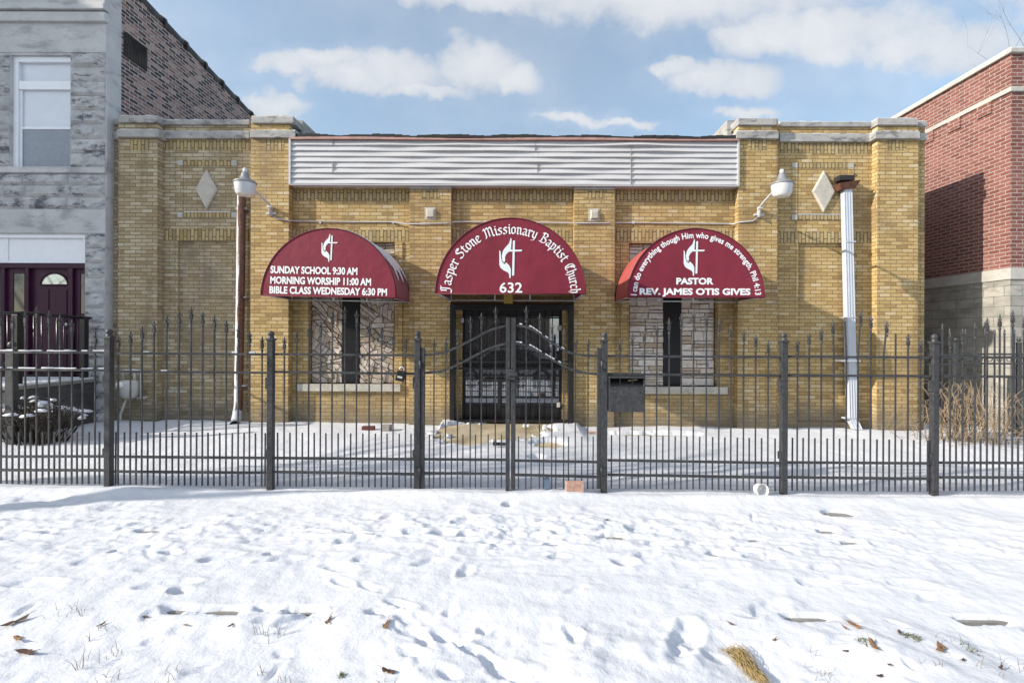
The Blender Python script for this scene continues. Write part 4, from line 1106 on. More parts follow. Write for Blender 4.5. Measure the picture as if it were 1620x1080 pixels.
# gas meter
gm = thing('gas_meter', 'pale grey gas meter with snow on its pipe low on the left pier', 'gas meter', (X(205,-.3), -.3, Z(205,632,-.3)))
gx, gz = X(205,-.3), Z(205,612,-.3)
q = MB(); q.lathe((gx,-.30,gz-.02), [(.001,-.19),(.10,-.18),(.145,-.12),(.155,0),(.15,.10),(.12,.14),(.001,.15)], 20); q.build('body', M_METER, gm)
q = MB(); q.lathe((gx-.05,-.45,gz+.05), [(.06,0),(.06,.03),(.001,.035)], 16, axis=(0,-1,0)); q.build('dial', M_WHITEPLASTIC, gm)
q = MB(); q.tube([(gx+.12,-.28,gz-.2),(gx+.2,-.28,gz-.2),(gx+.2,-.28,gz+.26),(gx-.12,-.28,gz+.26),(gx-.12,-.28,gz+.1)], .022, 8); q.tube([(gx+.08,-.28,gz+.1),(gx+.08,-.28,gz+.26)], .022, 8); q.tube([(gx+.2,-.28,gz-.2),(gx+.2,-.1,gz-.2)], .022, 8); q.tube([(gx-.05,-.3,gz-.2),(gx-.16,-.3,gz-.5),(gx-.16,-.3,gz-.75)], .02, 8)
q.build('pipework', M_METER, gm)
q = MB(); q.tube([(gx+.18,-.285,gz+.292),(gx+.05,-.285,gz+.296),(gx-.13,-.285,gz+.29)], [.02,.026,.018], 8); q.build('snow_layer', M_SNOWS, gm)

# ================================================================== GREY STONE HOUSE
gy = -.22; GX = X(166.5, gy)
gh = thing('stone_house', 'grey stone fronted house with white sash window and maroon entrance door under a white transom', 'house', (-10, 3, 0))
gw = (X(15,gy), X(110,gy), Z(62,265,gy), Z(62,87,gy)); gd = (X(-60,gy), X(134,gy), -.2, Z(70,370,gy))
m = MB(); wall_holes(m, -14.5, GX, -.5, Z(90,36,gy), gy, [gw, gd], .14)
m.quad((GX,gy,-.5),(GX,.06,-.5),(GX,.06,Z(90,36,gy)),(GX,gy,Z(90,36,gy)))
gwall = m.build('wall', M_GREYS, gh, fixn=False)
def rock_rows():
    r = random.Random(41); cur = [None]
    def block(x0, x1, z0, z1):
        nx_, nz_ = max(3, int((x1-x0)/.055)), max(3, int((z1-z0)/.05)); vs = []; ph = [r.uniform(0, 6.28) for _ in range(6)]
        proud = r.uniform(.025,.065); tilt = r.uniform(-.03,.03); smooth_b = r.random() < .3
        for j in range(nz_+1):
            for k in range(nx_+1):
                u, v = k/nx_, j/nz_; e = min(u, 1-u)*(x1-x0); f = min(v, 1-v)*(z1-z0); edge = min(1, min(e, f)/.045)
                bump = .6*math.sin(5.1*u*(x1-x0)*3+ph[0]+4*v)+.5*math.sin(9*v+ph[1]+3*math.sin(7*u+ph[2]))+.5*math.sin(13*u*(x1-x0)*2+ph[3])*math.sin(11*v+ph[4])
                h = 0 if edge == 0 else edge**.6*(.010 + proud*(.55+.35*(0 if smooth_b else bump)) + tilt*(v-.5) + r.uniform(-.006,.006)*(0 if smooth_b else 1))
                vs.append((x0+(x1-x0)*u, gy-.004-max(h, 0), z0+(z1-z0)*v))
        cur[0].add(vs, [(j*(nx_+1)+k, j*(nx_+1)+k+1, (j+1)*(nx_+1)+k+1, (j+1)*(nx_+1)+k) for j in range(nz_) for k in range(nx_)])
    def rows(xa, xb, za, zb, n):
        cur[0] = MB()
        for k in range(n):
            z0, z1 = za+(zb-za)*k/n, za+(zb-za)*(k+1)/n; x = xb
            while x > xa+.02:
                w = r.uniform(.38,.85)
                if x-w < xa+.22: w = x-xa
                block(x-w+.004, x-.004, z0+.004, z1-.004); x -= w
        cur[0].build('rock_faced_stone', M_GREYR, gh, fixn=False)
    rows(gw[1]+.004, GX-.006, Z(140,265,gy), Z(140,84,gy)-.004, 8); rows(-11.2, gw[0]-.004, Z(10,265,gy), Z(10,84,gy)-.004, 8)
    rows(-11.2, GX-.006, Z(90,331,gy)+.002, Z(90,274.5,gy)-.002, 3)
    rows(gd[1]+.004, GX-.006, .0, Z(150,369,gy)-.002, 13)
rock_rows()
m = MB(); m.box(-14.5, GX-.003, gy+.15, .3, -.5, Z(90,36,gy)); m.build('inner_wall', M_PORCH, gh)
def gband(py0, py1, pr, x1=None, mat=M_GREYS, x0=-14.5):
    q = MB(); q.box(x0, (GX if x1 is None else x1)+pr*.4, gy-pr, gy+.02, Z(90,py1,gy), Z(90,py0,gy)); return q.build('string_course', mat, gh, bevel=.012)
gband(36, 84, .012); gband(265, 274.5, .05); gband(331, 369, .012); gband(22, 37, .07); gband(10.5, 20, .11); gband(-25, 10, .06)
q = MB(); q.box(-14.5, GX+.10, gy-.20, 0, Z(90,-60,gy), Z(90,-25,gy)); q.build('cornice', M_GREYS, gh, bevel=.02)
q = MB(); prof = [(.06,7.02+1.42),(.6,8.36),(4.59,7.83),(9.5,7.2),(14,6.8)]
sv = [(GX, .05, -.4)] + [(GX, a, z) for a, z in prof] + [(GX, 14, -.4)]
q.poly(sv); q.quad((GX,.05,-.4),(GX,.05,8.4),(-14.5,.05,8.4),(-14.5,.05,-.4)); q.quad((GX,14,-.4),(GX,14,6.8),(-14.5,14,6.8),(-14.5,14,-.4))
q.build('side_wall', M_COMMON, gh, fixn=False)
q = MB()
for i in range(len(prof)-1):
    (a, z), (c, e) = prof[i], prof[i+1]
    q.hexa([(-14.5,a,z-.3),(GX-.01,a,z-.3),(GX-.01,c,e-.3),(-14.5,c,e-.3)], [(-14.5,a,z-.25),(GX-.01,a,z-.25),(GX-.01,c,e-.25),(-14.5,c,e-.25)])
q.build('roof', M_TAR, gh)
q = MB()
for i in range(len(prof)-1):
    (a, z), (c, e) = prof[i], prof[i+1]; L_ = math.hypot(c-a, e-z); n = max(1, int(L_/.62))
    for k in range(n):
        p0 = (GX-.1, a+(c-a)*k/n, z+(e-z)*k/n+.0); p1 = (GX-.1, a+(c-a)*((k+1)/n)-.03, z+(e-z)*(k+1)/n)
        q.tube([p0, p1], .125, 10); q.tube([(p1[0],p1[1]-.05,p1[2]+.006),(p1[0],p1[1]+.02,p1[2]+.006)], .155, 10)
q.build('coping', M_TILE, gh)
q = MB(); q.box(GX-.05, GX+.006, .16, .74, 6.98, 7.45); q.build('blocked_opening', M_BLACKBRICK, gh)
q = MB(); q.box(GX-.02, GX+.012, gy+.002, .10, 4.2, 9.0); q.build('stone_return', M_GREYS, gh)
# upper sash window
wx0, wx1, wz0, wz1_ = gw; fy_ = gy+.05
q = MB(); t = .09
q.box(wx0, wx0+t, fy_, gy+.149, wz0, wz1_); q.box(wx1-.03, wx1, fy_, gy+.149, wz0, wz1_); q.box(wx0+t, wx1-.03, fy_, gy+.149, wz1_-.10, wz1_); q.box(wx0+t, wx1-.03, fy_, gy+.149, wz0, wz0+.035)
q.box(wx0+t, wx1-.03, fy_+.01, gy+.149, Z(60,139,gy), Z(60,125.5,gy))
sw = q.build('window', M_WHITEF, gh, bevel=.006)
q = MB(); q.box(wx0+t, wx1-.03, fy_+.035, fy_+.06, Z(60,201.5,gy), Z(60,197.5,gy)); q.box(wx0+t, wx0+t+.04, fy_+.03, fy_+.06, wz0+.035, Z(60,139,gy)); q.build('sash', M_WHITEF, sw, bevel=.004)
q = MB(); q.box(wx0+t, wx1-.03, fy_+.06, fy_+.07, Z(60,197.5,gy), Z(60,139,gy)); q.box(wx0+t, wx1-.03, fy_+.06, fy_+.07, Z(60,125.5,gy), wz1_-.1); q.build('pane', M_BLIND, sw)
q = MB(); q.box(wx0+t, wx1-.03, fy_+.05, fy_+.06, wz0+.035, Z(60,201.5,gy)); q.build('insect_screen', M_SCREEN, sw)
# entrance with transom board
q = MB(); x0, x1 = gd[0], gd[1]; zt2 = gd[3]; zm = Z(70,415,gy)
q.box(x0, x1, gy+.02, gy+.13, zt2-.07, zt2); q.box(x1-.05, x1, gy+.02, gy+.13, zm, zt2-.07); q.box(x0, x1-.05, gy+.06, gy+.13, zm+.03, zt2-.07); q.box(x0, x1, gy+.01, gy+.13, zm-.01, zm+.03)
q.box(X(5,gy), X(8,gy), gy+.045, gy+.06, zm+.03, zt2-.07)
q.build('transom_board', M_WHITEF, gh, bevel=.006)
py_ = .93; ed = MB()
for a, c in ((-2, 4), (36, 42), (104.5, 112), (131, 134)): ed.box(X(a,gy), X(c,gy), gy+.03, gy+.135, py_, zm-.011)
ed.box(x0, x1, gy+.025, gy+.135, zm-.10, zm-.012)
edr = ed.build('entrance_door', M_PURPLE, gh, bevel=.006)
q = MB(); a, c = X(42,gy), X(104.5,gy); q.box(a, c, gy+.09, gy+.13, py_, zm-.1); q.build('door_leaf', M_PURPLE, edr)
q = MB()
for u0, u1, e, f in ((54,70,457,520),(81,99,457,520),(54,70,528,585),(81,99,528,585)):
    q.box(X(u0,gy), X(u1,gy), gy+.078, gy+.092, Z(72,f,gy), Z(72,e,gy))
build_each(q, 'door_panel', M_PURPLE, edr, bevel=.01)
q = MB(); cx_, cz_, rr_ = X(79,gy), Z(79,450,gy), 22/S(gy)
q.prism([(cx_+rr_*math.cos(math.pi*i/20), cz_+rr_*.85*math.sin(math.pi*i/20)) for i in range(21)], gy+.082, gy+.092); q.build('fanlight', M_REFLGLASS, edr)
q = MB()
for i in range(20):
    a0_, a1_ = math.pi*i/20, math.pi*(i+1)/20
    q.tube([(cx_+rr_*math.cos(a0_), gy+.08, cz_+rr_*.85*math.sin(a0_)), (cx_+rr_*math.cos(a1_), gy+.08, cz_+rr_*.85*math.sin(a1_))], .016, 6)
q.tube([(cx_-rr_,gy+.08,cz_),(cx_+rr_,gy+.08,cz_)], .016, 6); q.build('fanlight_rim', M_PURPLE, edr)
for u0, u1 in ((14, 31), (121, 131)):
    q = MB(); q.box(X(u0,gy), X(u1,gy), gy+.085, gy+.095, Z(20,495,gy), Z(20,432,gy)); q.build('sidelight', M_DARKGLASS, edr)
q = MB()
for u0, u1, s0, s1 in ((4, 36, 14, 31), (112, 131, 121, 131)):
    q.box(X(u0,gy), X(s0,gy), gy+.075, gy+.13, py_, zm-.1); 
    if s1 < u1: q.box(X(s1,gy), X(u1,gy), gy+.075, gy+.13, py_, zm-.1)
    q.box(X(s0,gy), X(s1,gy), gy+.076, gy+.13, py_, Z(20,495,gy)); q.box(X(s0,gy), X(s1,gy), gy+.076, gy+.13, Z(20,432,gy), zm-.1)
q.build('sidelight_frame', M_PURPLE, edr, bevel=.006)
q = MB(); q.ball((X(100,gy), gy+.06, Z(100,513,gy)), .03); q.build('handle', M_STEEL, edr)
# porch and its railing
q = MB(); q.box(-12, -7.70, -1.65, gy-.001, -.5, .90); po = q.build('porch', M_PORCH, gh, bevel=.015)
q = MB(); q.box(-12.02, -7.67, -1.68, gy-.002, .845, .90); q.build('porch_slab', M_CONC, po, bevel=.01)
q = MB(); n = 20
for i in range(n):
    a = -1.66 + (gy+1.655)*i/n; c = -1.66 + (gy+1.655)*(i+1)/n; q.box(-12, -7.69-.01*rnd.random(), a, c+.0005, .901, .925+.008*math.sin(i*.8))
q.build('snow_layer', M_SNOWS, po)
rl = thing('porch_railing', 'black iron railing round the snowy porch of the grey house', 'railing', (-8.5, -1.5, .92))
q = MB(); rx = -7.78
q.tube([(-10.5,-1.55,2.02),(rx,-1.55,2.02),(rx,-1.50,2.03),(rx,gy-.06,1.99)], .026, 8); q.tube([(-10.5,-1.55,1.05),(rx,-1.55,1.05),(rx,gy-.10,1.03)], .016, 6); q.build('handrail', M_BLACKIRON, rl)
for (x, y) in ((rx,-1.55),(rx,gy-.18),(-9.0,-1.55)):
    q = MB(); q.box(x-.045, x+.045, y-.045, y+.045, .90, 2.0); q.build('post', M_BLACKIRON, rl, bevel=.004)
q = MB()
for i in range(1, 9): y = -1.55+(1.55+gy-.18)*i/9; q.tube([(rx,y,1.04),(rx,y,2.0)], .009, 5)
for i in range(1, 16): x = rx-.15*i; q.tube([(x,-1.55,1.04),(x,-1.55,2.0)], .009, 5)
build_each(q, 'baluster', M_BLACKIRON, rl)
nw_ = thing('stair_newel', 'black ball topped post at the foot of the porch steps', 'post', (X(19,-2.0), -2.0, .1))
q = MB(); nx_ = X(19,-2.0); q.box(nx_-.05, nx_+.05, -2.05, -1.95, -.1, Z(19,552,-2)); q.build('post', M_IRON, nw_, bevel=.004)
q = MB(); q.ball((nx_,-2.0,Z(19,545,-2)), .05); q.build('ball_cap', M_IRON, nw_)
q = MB(); q.tube([(nx_,-2.0,Z(19,575,-2)),(nx_-.8,-2.0,Z(19,575,-2))], .022, 6); q.build('handrail', M_IRON, nw_)

# ================================================================== RED BRICK BUILDING
rx0 = 9.0; ry = F*rx0/(1598-VX) - DC
rb = thing('red_brick_building', 'red brick building on a pale limestone base beyond the church', 'building', (13, 5, 0))
rtop = Z(1597,78,ry); rband = Z(1598,138,ry); rb2 = Z(1602,424,ry); rb3 = Z(1603,442,ry)
q = MB(); q.box(rx0, 20, ry, 16, rb2-.01, rtop-.07); q.build('wall', M_RED, rb)
q = MB(); q.box(rx0-.02, 20, ry-.02, 16, -.6, rb3+.005); q.build('base', M_RUST, rb)
q = MB(); q.box(rx0-.045, 20, ry-.045, 16, rb3, rb2); q.build('limestone_band', M_LIME, rb, bevel=.008)
q = MB(); q.box(rx0-.035, 20, ry-.035, 16, rband-.088, rband); q.build('limestone_band', M_LIME, rb, bevel=.006)
q = MB(); q.box(rx0-.06, 20, ry-.06, 16, rtop-.085, rtop); cp_ = q.build('coping', M_LIME, rb, bevel=.01)
q = MB(); q.box(rx0-.05, 20, ry-.05, 16, rtop+.001, rtop+.015); q.build('snow_layer', M_SNOWS, cp_)
q = MB(); y = ry+.35
while y < 12:
    q.box(rx0-.03, rx0+.05, y, y+.30, rband-.09-.215, rband-.0885); y += .66
x = rx0+.25
while x < 14: q.box(x, x+.30, ry-.016, ry+.05, rband-.30, rband-.0885); x += .66
build_each(q, 'brick_bracket', M_RED, rb)

# ================================================================== FENCE
YF = -3.82; SF = S(YF)
def fx(px_): return X(px_, YF)
def fz(px_, py): return Z(px_, py, YF)
def picket_bar(q, x, z0, z1, r=.0063, lean=0.0):
    dx_ = lean*(z1-z0)
    q.hexa([(x-r,YF-r,z0),(x+r,YF-r,z0),(x+r,YF+r,z0),(x-r,YF+r,z0)], [(x+dx_-r,YF-r,z1),(x+dx_+r,YF-r,z1),(x+dx_+r,YF+r,z1),(x+dx_-r,YF+r,z1)])
    return x+dx_
def finial(q, x, z):                  # z is the very tip
    q.box(x-.0125, x+.0125, YF-.0125, YF+.0125, z-.140, z-.085); q.lathe((x,YF,z-.15), [(.009,-.03),(.015,-.02),(.009,-.005)], 8)
    q.lathe((x,YF,z), [(.008,-.085),(.006,-.06),(.010,-.035),(.001,0)], 8)
    for s_ in (-1, 1):
        q.tube([(x,YF,z-.078),(x+s_*.016,YF,z-.070),(x+s_*.026,YF,z-.042)], [.005,.0045,.0015], 5)
    for s_ in (-1, 1): q.tube([(x,YF,z-.078),(x,YF+s_*.016,z-.070),(x,YF+s_*.026,z-.042)], [.005,.0045,.0015], 5)
def post(px_, py_top, py_base, w, parent):
    x = fx(px_); q = MB(); zt_ = fz(px_, py_top)
    q.box(x-w/2, x+w/2, YF-w/2, YF+w/2, fz(px_,py_base)-.25, zt_-.09)
    q.box(x-w/2-.009, x+w/2+.009, YF-w/2-.009, YF+w/2+.009, zt_-.105, zt_-.082); q.lathe((x,YF,zt_-.082), [(w*.5,0),(.03,.02),(.022,.03)], 12)
    o = q.build('post', M_IRON, parent, bevel=.004)
    q = MB(); q.ball((x,YF,zt_-.034), .033, 16, 10); q.build('ball_cap', M_IRON, o)
    q = MB(); q.box(x-w/2-.016, x-w/2-.001, YF-.03, YF+.03, zt_-.62, zt_-.5); q.box(x-w/2-.016, x-w/2-.001, YF-.03, YF+.03, zt_-1.36, zt_-1.28); q.build('rail_bracket', M_IRON, o)
def rail(q, p0, p1, h=.024, d=.012):
    q.hexa([(p0[0],YF-d,p0[1]-h/2),(p1[0],YF-d,p1[1]-h/2),(p1[0],YF+d,p1[1]-h/2),(p0[0],YF+d,p0[1]-h/2)], [(p0[0],YF-d,p0[1]+h/2),(p1[0],YF-d,p1[1]+h/2),(p1[0],YF+d,p1[1]+h/2),(p0[0],YF+d,p0[1]+h/2)])
def panel(parent, px0, px1, rails0, rails1, tall, short, foot, snow=0.0, seed=1):
    """rails0/rails1: pixel heights of the four rails at both ends; tall: list of (px, py top[, lean, finial])"""
    r = random.Random(seed); q = MB()
    for e, f in zip(rails0, rails1): rail(q, (fx(px0), fz(px0,e)), (fx(px1), fz(px1,f)))
    o = part_empty('panel', parent); build_each(q, 'rail', M_IRON, o)
    if snow > 0:
        q = MB(); n = int((px1-px0)/9)
        for e, f in list(zip(rails0, rails1))[:2]:
            for i in range(n):
                if r.random() > snow: continue
                t0, t1 = i/n, (i+.98)/n; a, c = px0+(px1-px0)*t0, px0+(px1-px0)*t1; za, zc = fz(a,e+(f-e)*t0)+.0135, fz(c,e+(f-e)*t1)+.0135; h = r.uniform(.008,.016)
                q.hexa([(fx(a),YF-.011,za),(fx(c),YF-.011,zc),(fx(c),YF+.011,zc),(fx(a),YF+.011,za)], [(fx(a),YF-.007,za+h),(fx(c),YF-.007,zc+h),(fx(c),YF+.007,zc+h),(fx(a),YF+.007,za+h)])
        if q.v: struct(q.build('snow_layer', M_SNOWS, o), 'stuff')
    for tt in tall:
        px_, py = tt[0], tt[1]; lean = tt[2] if len(tt) > 2 else 0; fin = tt[3] if len(tt) > 3 else True
        q = MB(); zf = fz(px_, foot[0]+(foot[1]-foot[0])*(px_-px0)/(px1-px0)); zt_ = fz(px_, py)
        if lean:
            zr = fz(px_, rails0[0]); picket_bar(q, fx(px_), zf, zr, .0063, 0); xt = picket_bar(q, fx(px_), zr, zt_-(.07 if fin else 0), .0063, lean)
        else: xt = picket_bar(q, fx(px_), zf, zt_-(.07 if fin else 0), .0063)
        if fin: finial(q, xt, zt_)
        q.build('picket', M_IRON, o)
    for px_, py in short:
        q = MB(); zf = fz(px_, foot[0]+(foot[1]-foot[0])*(px_-px0)/(px1-px0)); picket_bar(q, fx(px_), zf, fz(px_,py), .0063, r.uniform(-.006,.006)); q.build('short_picket', M_IRON, o)
    return o
def tops(xs_, ys_): return list(zip(xs_, ys_))
def mids(xs_, py0, py1, ends):
    a = sorted(xs_); o = [(ends[0], py0)]
    for i in range(len(a)-1): o.append(((a[i]+a[i+1])/2, py0+(py1-py0)*(i+1)/len(a)))
    return o + [(ends[1], py1)]
def zx2(v): return v/2.454
fl_ = thing('iron_fence', 'black spear topped iron fence from the grey house to the gate, snow on its rails', 'fence', (fx(420), YF, G(fx(420))), 'front fence runs')
post(173, 520, 774, .0635, fl_); post(429, 523, 777, .0635, fl_); post(661, 523, 780, .0635, fl_)
t1 = [zx2(v) for v in (5,50,99,143,191,233,280,370)]; y1_ = [360+zx2(v) for v in (350,340,320,303,320,335,355,398)]
p1 = tops(t1, y1_) + [(-17, 512), (-36, 520), (131, 586, 0, False)]
panel(fl_, -60, 166, (556.5,583.5,722,743), (557.5,585.5,721.5,743.5), p1, mids([p[0] for p in p1], 683, 683, (-55, 158)), (765,765.5), .85, 2)
t2 = [zx2(v) for v in (460,507,552,598,647,695,742,787,832,879,926,970,1018)]; y2_ = [360+zx2(v) for v in (415,397,378,357,337,322,305,322,338,357,378,398,418)]
panel(fl_, 181, 423, (558.5,587.5,722,745.5), (560.5,589.5,724,747.5), tops(t2,y2_), mids(t2, 683, 685, (183.5, 420)), (766,769), .12, 3)
t3 = [400+v/3 for v in (150,208,266,322,377,437,493,553,612,667,726)]; y3_ = [440+v/3 for v in (275,245,218,198,158,132,152,200,225,250,272)]
panel(fl_, 435, 656, (560,588,724,746), (562,591,726,749.5), tops(t3,y3_), mids(t3, 684, 686, (440, 651)), (768.5,771), 0, 4)
fr_ = thing('iron_fence', 'black spear topped iron fence with bent pickets from the mailbox to the red building', 'fence', (fx(1240), YF, G(fx(1240))), 'front fence runs')
post(956, 525, 780, .0635, fr_); post(1240, 526, 785, .0635, fr_); post(1478, 528, 789, .0635, fr_)
t4 = [960+v/3 for v in (63,122,180,238,296,354,412,473,533,590,650,707,766)]; y4_ = [440+v/3 for v in (280,258,235,215,187,165,150,165,190,218,238,262,290)]
panel(fr_, 962, 1234, (563,591.5,727.5,750.5), (565,594,732,755), tops(t4,y4_), mids(t4, 688, 693, (968, 1227)), (772,776), 0, 5)
U = lambda v: 1260+v/2.842
V_ = lambda v: 420+v/2.842
p5 = [(U(5),V_(325)),(U(57),V_(295)),(U(112),V_(275)),(U(169),V_(245),-.035),(U(225),V_(250),-.05,False),(U(277),V_(200),.06),(U(334),V_(220)),(U(392),V_(245),.10),(U(446),V_(305),0,False),(U(502),V_(300)),(U(558),V_(330))]
panel(fr_, 1247, 1472, (564,593.5,731,754.5), (565.5,595,732.5,757), p5, mids([p[0] for p in p5], 692, 696, (1254, 1468)), (775.5,777), 0, 6)
p6 = [(U(692),V_(300)),(U(748),V_(280)),(U(803),V_(255)),(U(858),V_(232)),(U(914),V_(215)),(U(972),V_(198)),(U(1026),V_(222)),(U(1082),V_(245)),(1659,508),(1678,516)]
panel(fr_, 1486, 1690, (565,595,731.5,754.5), (565.5,596,732,755), p6, mids([p[0] for p in p6], 694, 694, (1494, 1688)), (776,776), 0, 7)
# gate leaves
def gate_leaf(label, pxh, pxc, hinge_w, cent_w, py_ct, py_cb, tall, upper, lower, bots, shorts, foot):
    t = thing('gate_leaf', label, 'gate', (fx((pxh+pxc)/2), YF, G(0)))
    q = MB(); x = fx(pxh); q.box(x-hinge_w/2, x+hinge_w/2, YF-.022, YF+.022, fz(pxh,772), fz(pxh,550)); o1 = q.build('hinge_stile', M_IRON, t, bevel=.003)
    s_ = -1 if pxh < pxc else 1
    for py in (577, 744): 
        q = MB(); q.box(x+s_*hinge_w/2+s_*.001, x+s_*(hinge_w/2+.05), YF-.05, YF-.024, fz(pxh,py)-.035, fz(pxh,py)+.035); q.tube([(x+s_*(hinge_w/2+.004),YF-.04,fz(pxh,py)-.045),(x+s_*(hinge_w/2+.004),YF-.04,fz(pxh,py)+.045)], .014, 8); q.build('hinge', M_IRON, t)
    q = MB(); x = fx(pxc); q.box(x-cent_w/2, x+cent_w/2, YF-.022, YF+.022, fz(pxc,py_cb), fz(pxc,py_ct)); q.build('meeting_stile', M_IRON, t, bevel=.003)
    rails_ = []
    for line in (upper, lower):
        q = MB(); rails_.append(q)
        n = 24; pts_ = []
        xs_ = [p[0] for p in line]; ys_ = [p[1] for p in line]
        for i in range(n+1):
            a = xs_[0]+(xs_[-1]-xs_[0])*i/n; pts_.append((fx(a), fz(a, float(np.interp(a, xs_, ys_)))))
        for _ in range(2): pts_ = [pts_[0]] + [(p[0], (pts_[i][1]+p[1]*2+pts_[i+2][1])/4) for i, p in enumerate(pts_[1:-1])] + [pts_[-1]]
        for i in range(n): rail(q, pts_[i], pts_[i+1], .026, .012)
    for e, f in bots: q = MB(); rails_.append(q); rail(q, (fx(pxh),fz(pxh,e)), (fx(pxc),fz(pxc,f)))
    fr = None
    for k_, q_ in enumerate(rails_): fr_k = q_.build('rail', M_IRON, t); fr = fr or fr_k
    if pxh > pxc:
        q = MB(); r = random.Random(4)
        for line in (upper, lower):
            xs_ = [p[0] for p in line]; ys_ = [p[1] for p in line]
            for i in range(16):
                if r.random() < .35: continue
                a = xs_[0]+(xs_[-1]-xs_[0])*i/26; c = a + 4.2
                za, zc = fz(a, float(np.interp(a,xs_,ys_)))+.016, fz(c, float(np.interp(c,xs_,ys_)))+.016
                q.hexa([(fx(a),YF-.011,za),(fx(c),YF-.011,zc),(fx(c),YF+.011,zc),(fx(a),YF+.011,za)], [(fx(a),YF-.007,za+.012),(fx(c),YF-.007,zc+.012),(fx(c),YF+.007,zc+.012),(fx(a),YF+.007,za+.012)])
        struct(q.build('snow_layer', M_SNOWS, fr), 'stuff')
    for px_, py in tall: q = MB(); picket_bar(q, fx(px_), fz(px_,foot), fz(px_,py)-.07); finial(q, fx(px_), fz(px_,py)); q.build('picket', M_IRON, t)
    for px_, py in shorts: q = MB(); picket_bar(q, fx(px_), fz(px_,foot), fz(px_,py)); q.build('short_picket', M_IRON, t)
    return t
g6 = lambda v: 640+v/3.1775
h6 = lambda v: 460+v/3.1775
tl = [(g6(a),h6(e)) for a, e in ((149,236),(208,230),(268,188),(332,126),(387,108),(458,78))]
tr = [(g6(a),h6(e)) for a, e in ((612,76),(680,110),(742,152),(802,188),(860,228),(923,236))]
gl_ = gate_leaf('left leaf of the arched iron gate, its drop rod reaching the snow', 669.5, 803.8, .040, .044, 502.5, 783, tl,
    [(g6(a),h6(e)) for a, e in ((100,322),(160,320),(200,310),(250,290),(300,265),(350,240),(430,195),(512,174))], [(g6(a),h6(e)) for a, e in ((100,412),(165,409),(210,398),(300,355),(400,300),(450,280),(512,264))],
    ((726,727),(748,749)), [(a, 687) for a in (680,697,715,733,753,773,794)], 771)
gate_leaf('right leaf of the arched iron gate with snow along its curved rails', 948, 812.5, .042, .048, 502.5, 773, tr,
    [(g6(a),h6(e)) for a, e in ((545,172),(600,178),(640,190),(720,245),(800,300),(860,320),(970,328))], [(g6(a),h6(e)) for a, e in ((545,263),(600,270),(640,285),(740,345),(840,398),(920,415),(970,418))],
    ((730.5,728),(754,750.5)), [(a, 690) for a in (821,841,860.5,880,900,921,939)], 773)
lx = fx(808); q = MB(); q.box(lx-.05, lx+.05, YF-.06, YF-.023, fz(808,600), fz(808,584)); q.box(lx-.02, lx+.075, YF-.075, YF-.061, fz(808,591)-.02, fz(808,591)+.02); q.build('lock', M_IRON, gl_, bevel=.004)
# mailbox and key box
mb_ = thing('mailbox', 'black steel mailbox with open slot hung on the fence by the gate', 'mailbox', (fx(991), YF, fz(991,650)))
a, c, zt_, zb_ = X(963,YF-.02), X(1019.5,YF-.02), Z(991,592,YF), Z(991,650.5,YF)
q = MB(); q.box(a, c, YF-.05, YF+.16, zb_, zt_-.13); q.box(a, a+.012, YF-.05, YF+.16, zt_-.1299, zt_-.02); q.box(c-.012, c, YF-.05, YF+.16, zt_-.1299, zt_-.02); q.box(a+.012, c-.012, YF+.14, YF+.16, zt_-.1299, zt_-.02); q.build('box', M_IRON, mb_, bevel=.003)
q = MB(); q.hexa([(a-.006,YF-.062,zt_-.038),(c+.006,YF-.062,zt_-.038),(c+.006,YF+.17,zt_-.012),(a-.006,YF+.17,zt_-.012)], [(a-.006,YF-.062,zt_-.022),(c+.006,YF-.062,zt_-.022),(c+.006,YF+.17,zt_+.004),(a-.006,YF+.17,zt_+.004)]); q.build('lid', M_IRON, mb_)
q = MB(); q.hexa([(a+.014,YF-.02,zt_-.128),(c-.014,YF-.02,zt_-.128),(c-.014,YF+.0,zt_-.128),(a+.014,YF+.0,zt_-.128)], [(a+.014,YF+.02,zt_-.06),(c-.014,YF+.02,zt_-.06),(c-.014,YF+.03,zt_-.06),(a+.014,YF+.03,zt_-.06)]); q.build('slot_flap', M_BLACKIRON, mb_)
q = MB(); q.obox((fx(1001),YF+.0,zt_-.062), (.05,0,.006), (0,.003,0), (0,0,.006)); q.build('envelope', M_STRAW, mb_)
kb = thing('key_safe', 'small black key safe shackled to the fence rail left of the gate', 'key safe', (fx(636), YF-.03, fz(636,602)))
kx, kz = fx(635.5), fz(636,594); ca, sa = math.cos(rad(12)), math.sin(rad(12))
q = MB(); q.obox((kx,YF-.045,kz), (.046*ca,0,.046*-sa), (0,.022,0), (.056*sa,0,.056*ca)); q.build('body', M_BLACKIRON, kb, bevel=.008)
q = MB(); q.tube([(kx-.012,YF-.045,kz+.05),(kx-.008,YF-.045,kz+.085),(kx+.012,YF-.045,kz+.1),(kx+.035,YF-.045,kz+.082),(kx+.036,YF-.045,kz+.045)], .007, 8); q.build('shackle', M_STEEL, kb)
q = MB(); q.obox((kx-.002,YF-.0685,kz-.01), (.026*ca,0,-.026*sa), (0,.001,0), (.010*sa,0,.010*ca)); q.build('dial_plate', M_METER, kb)

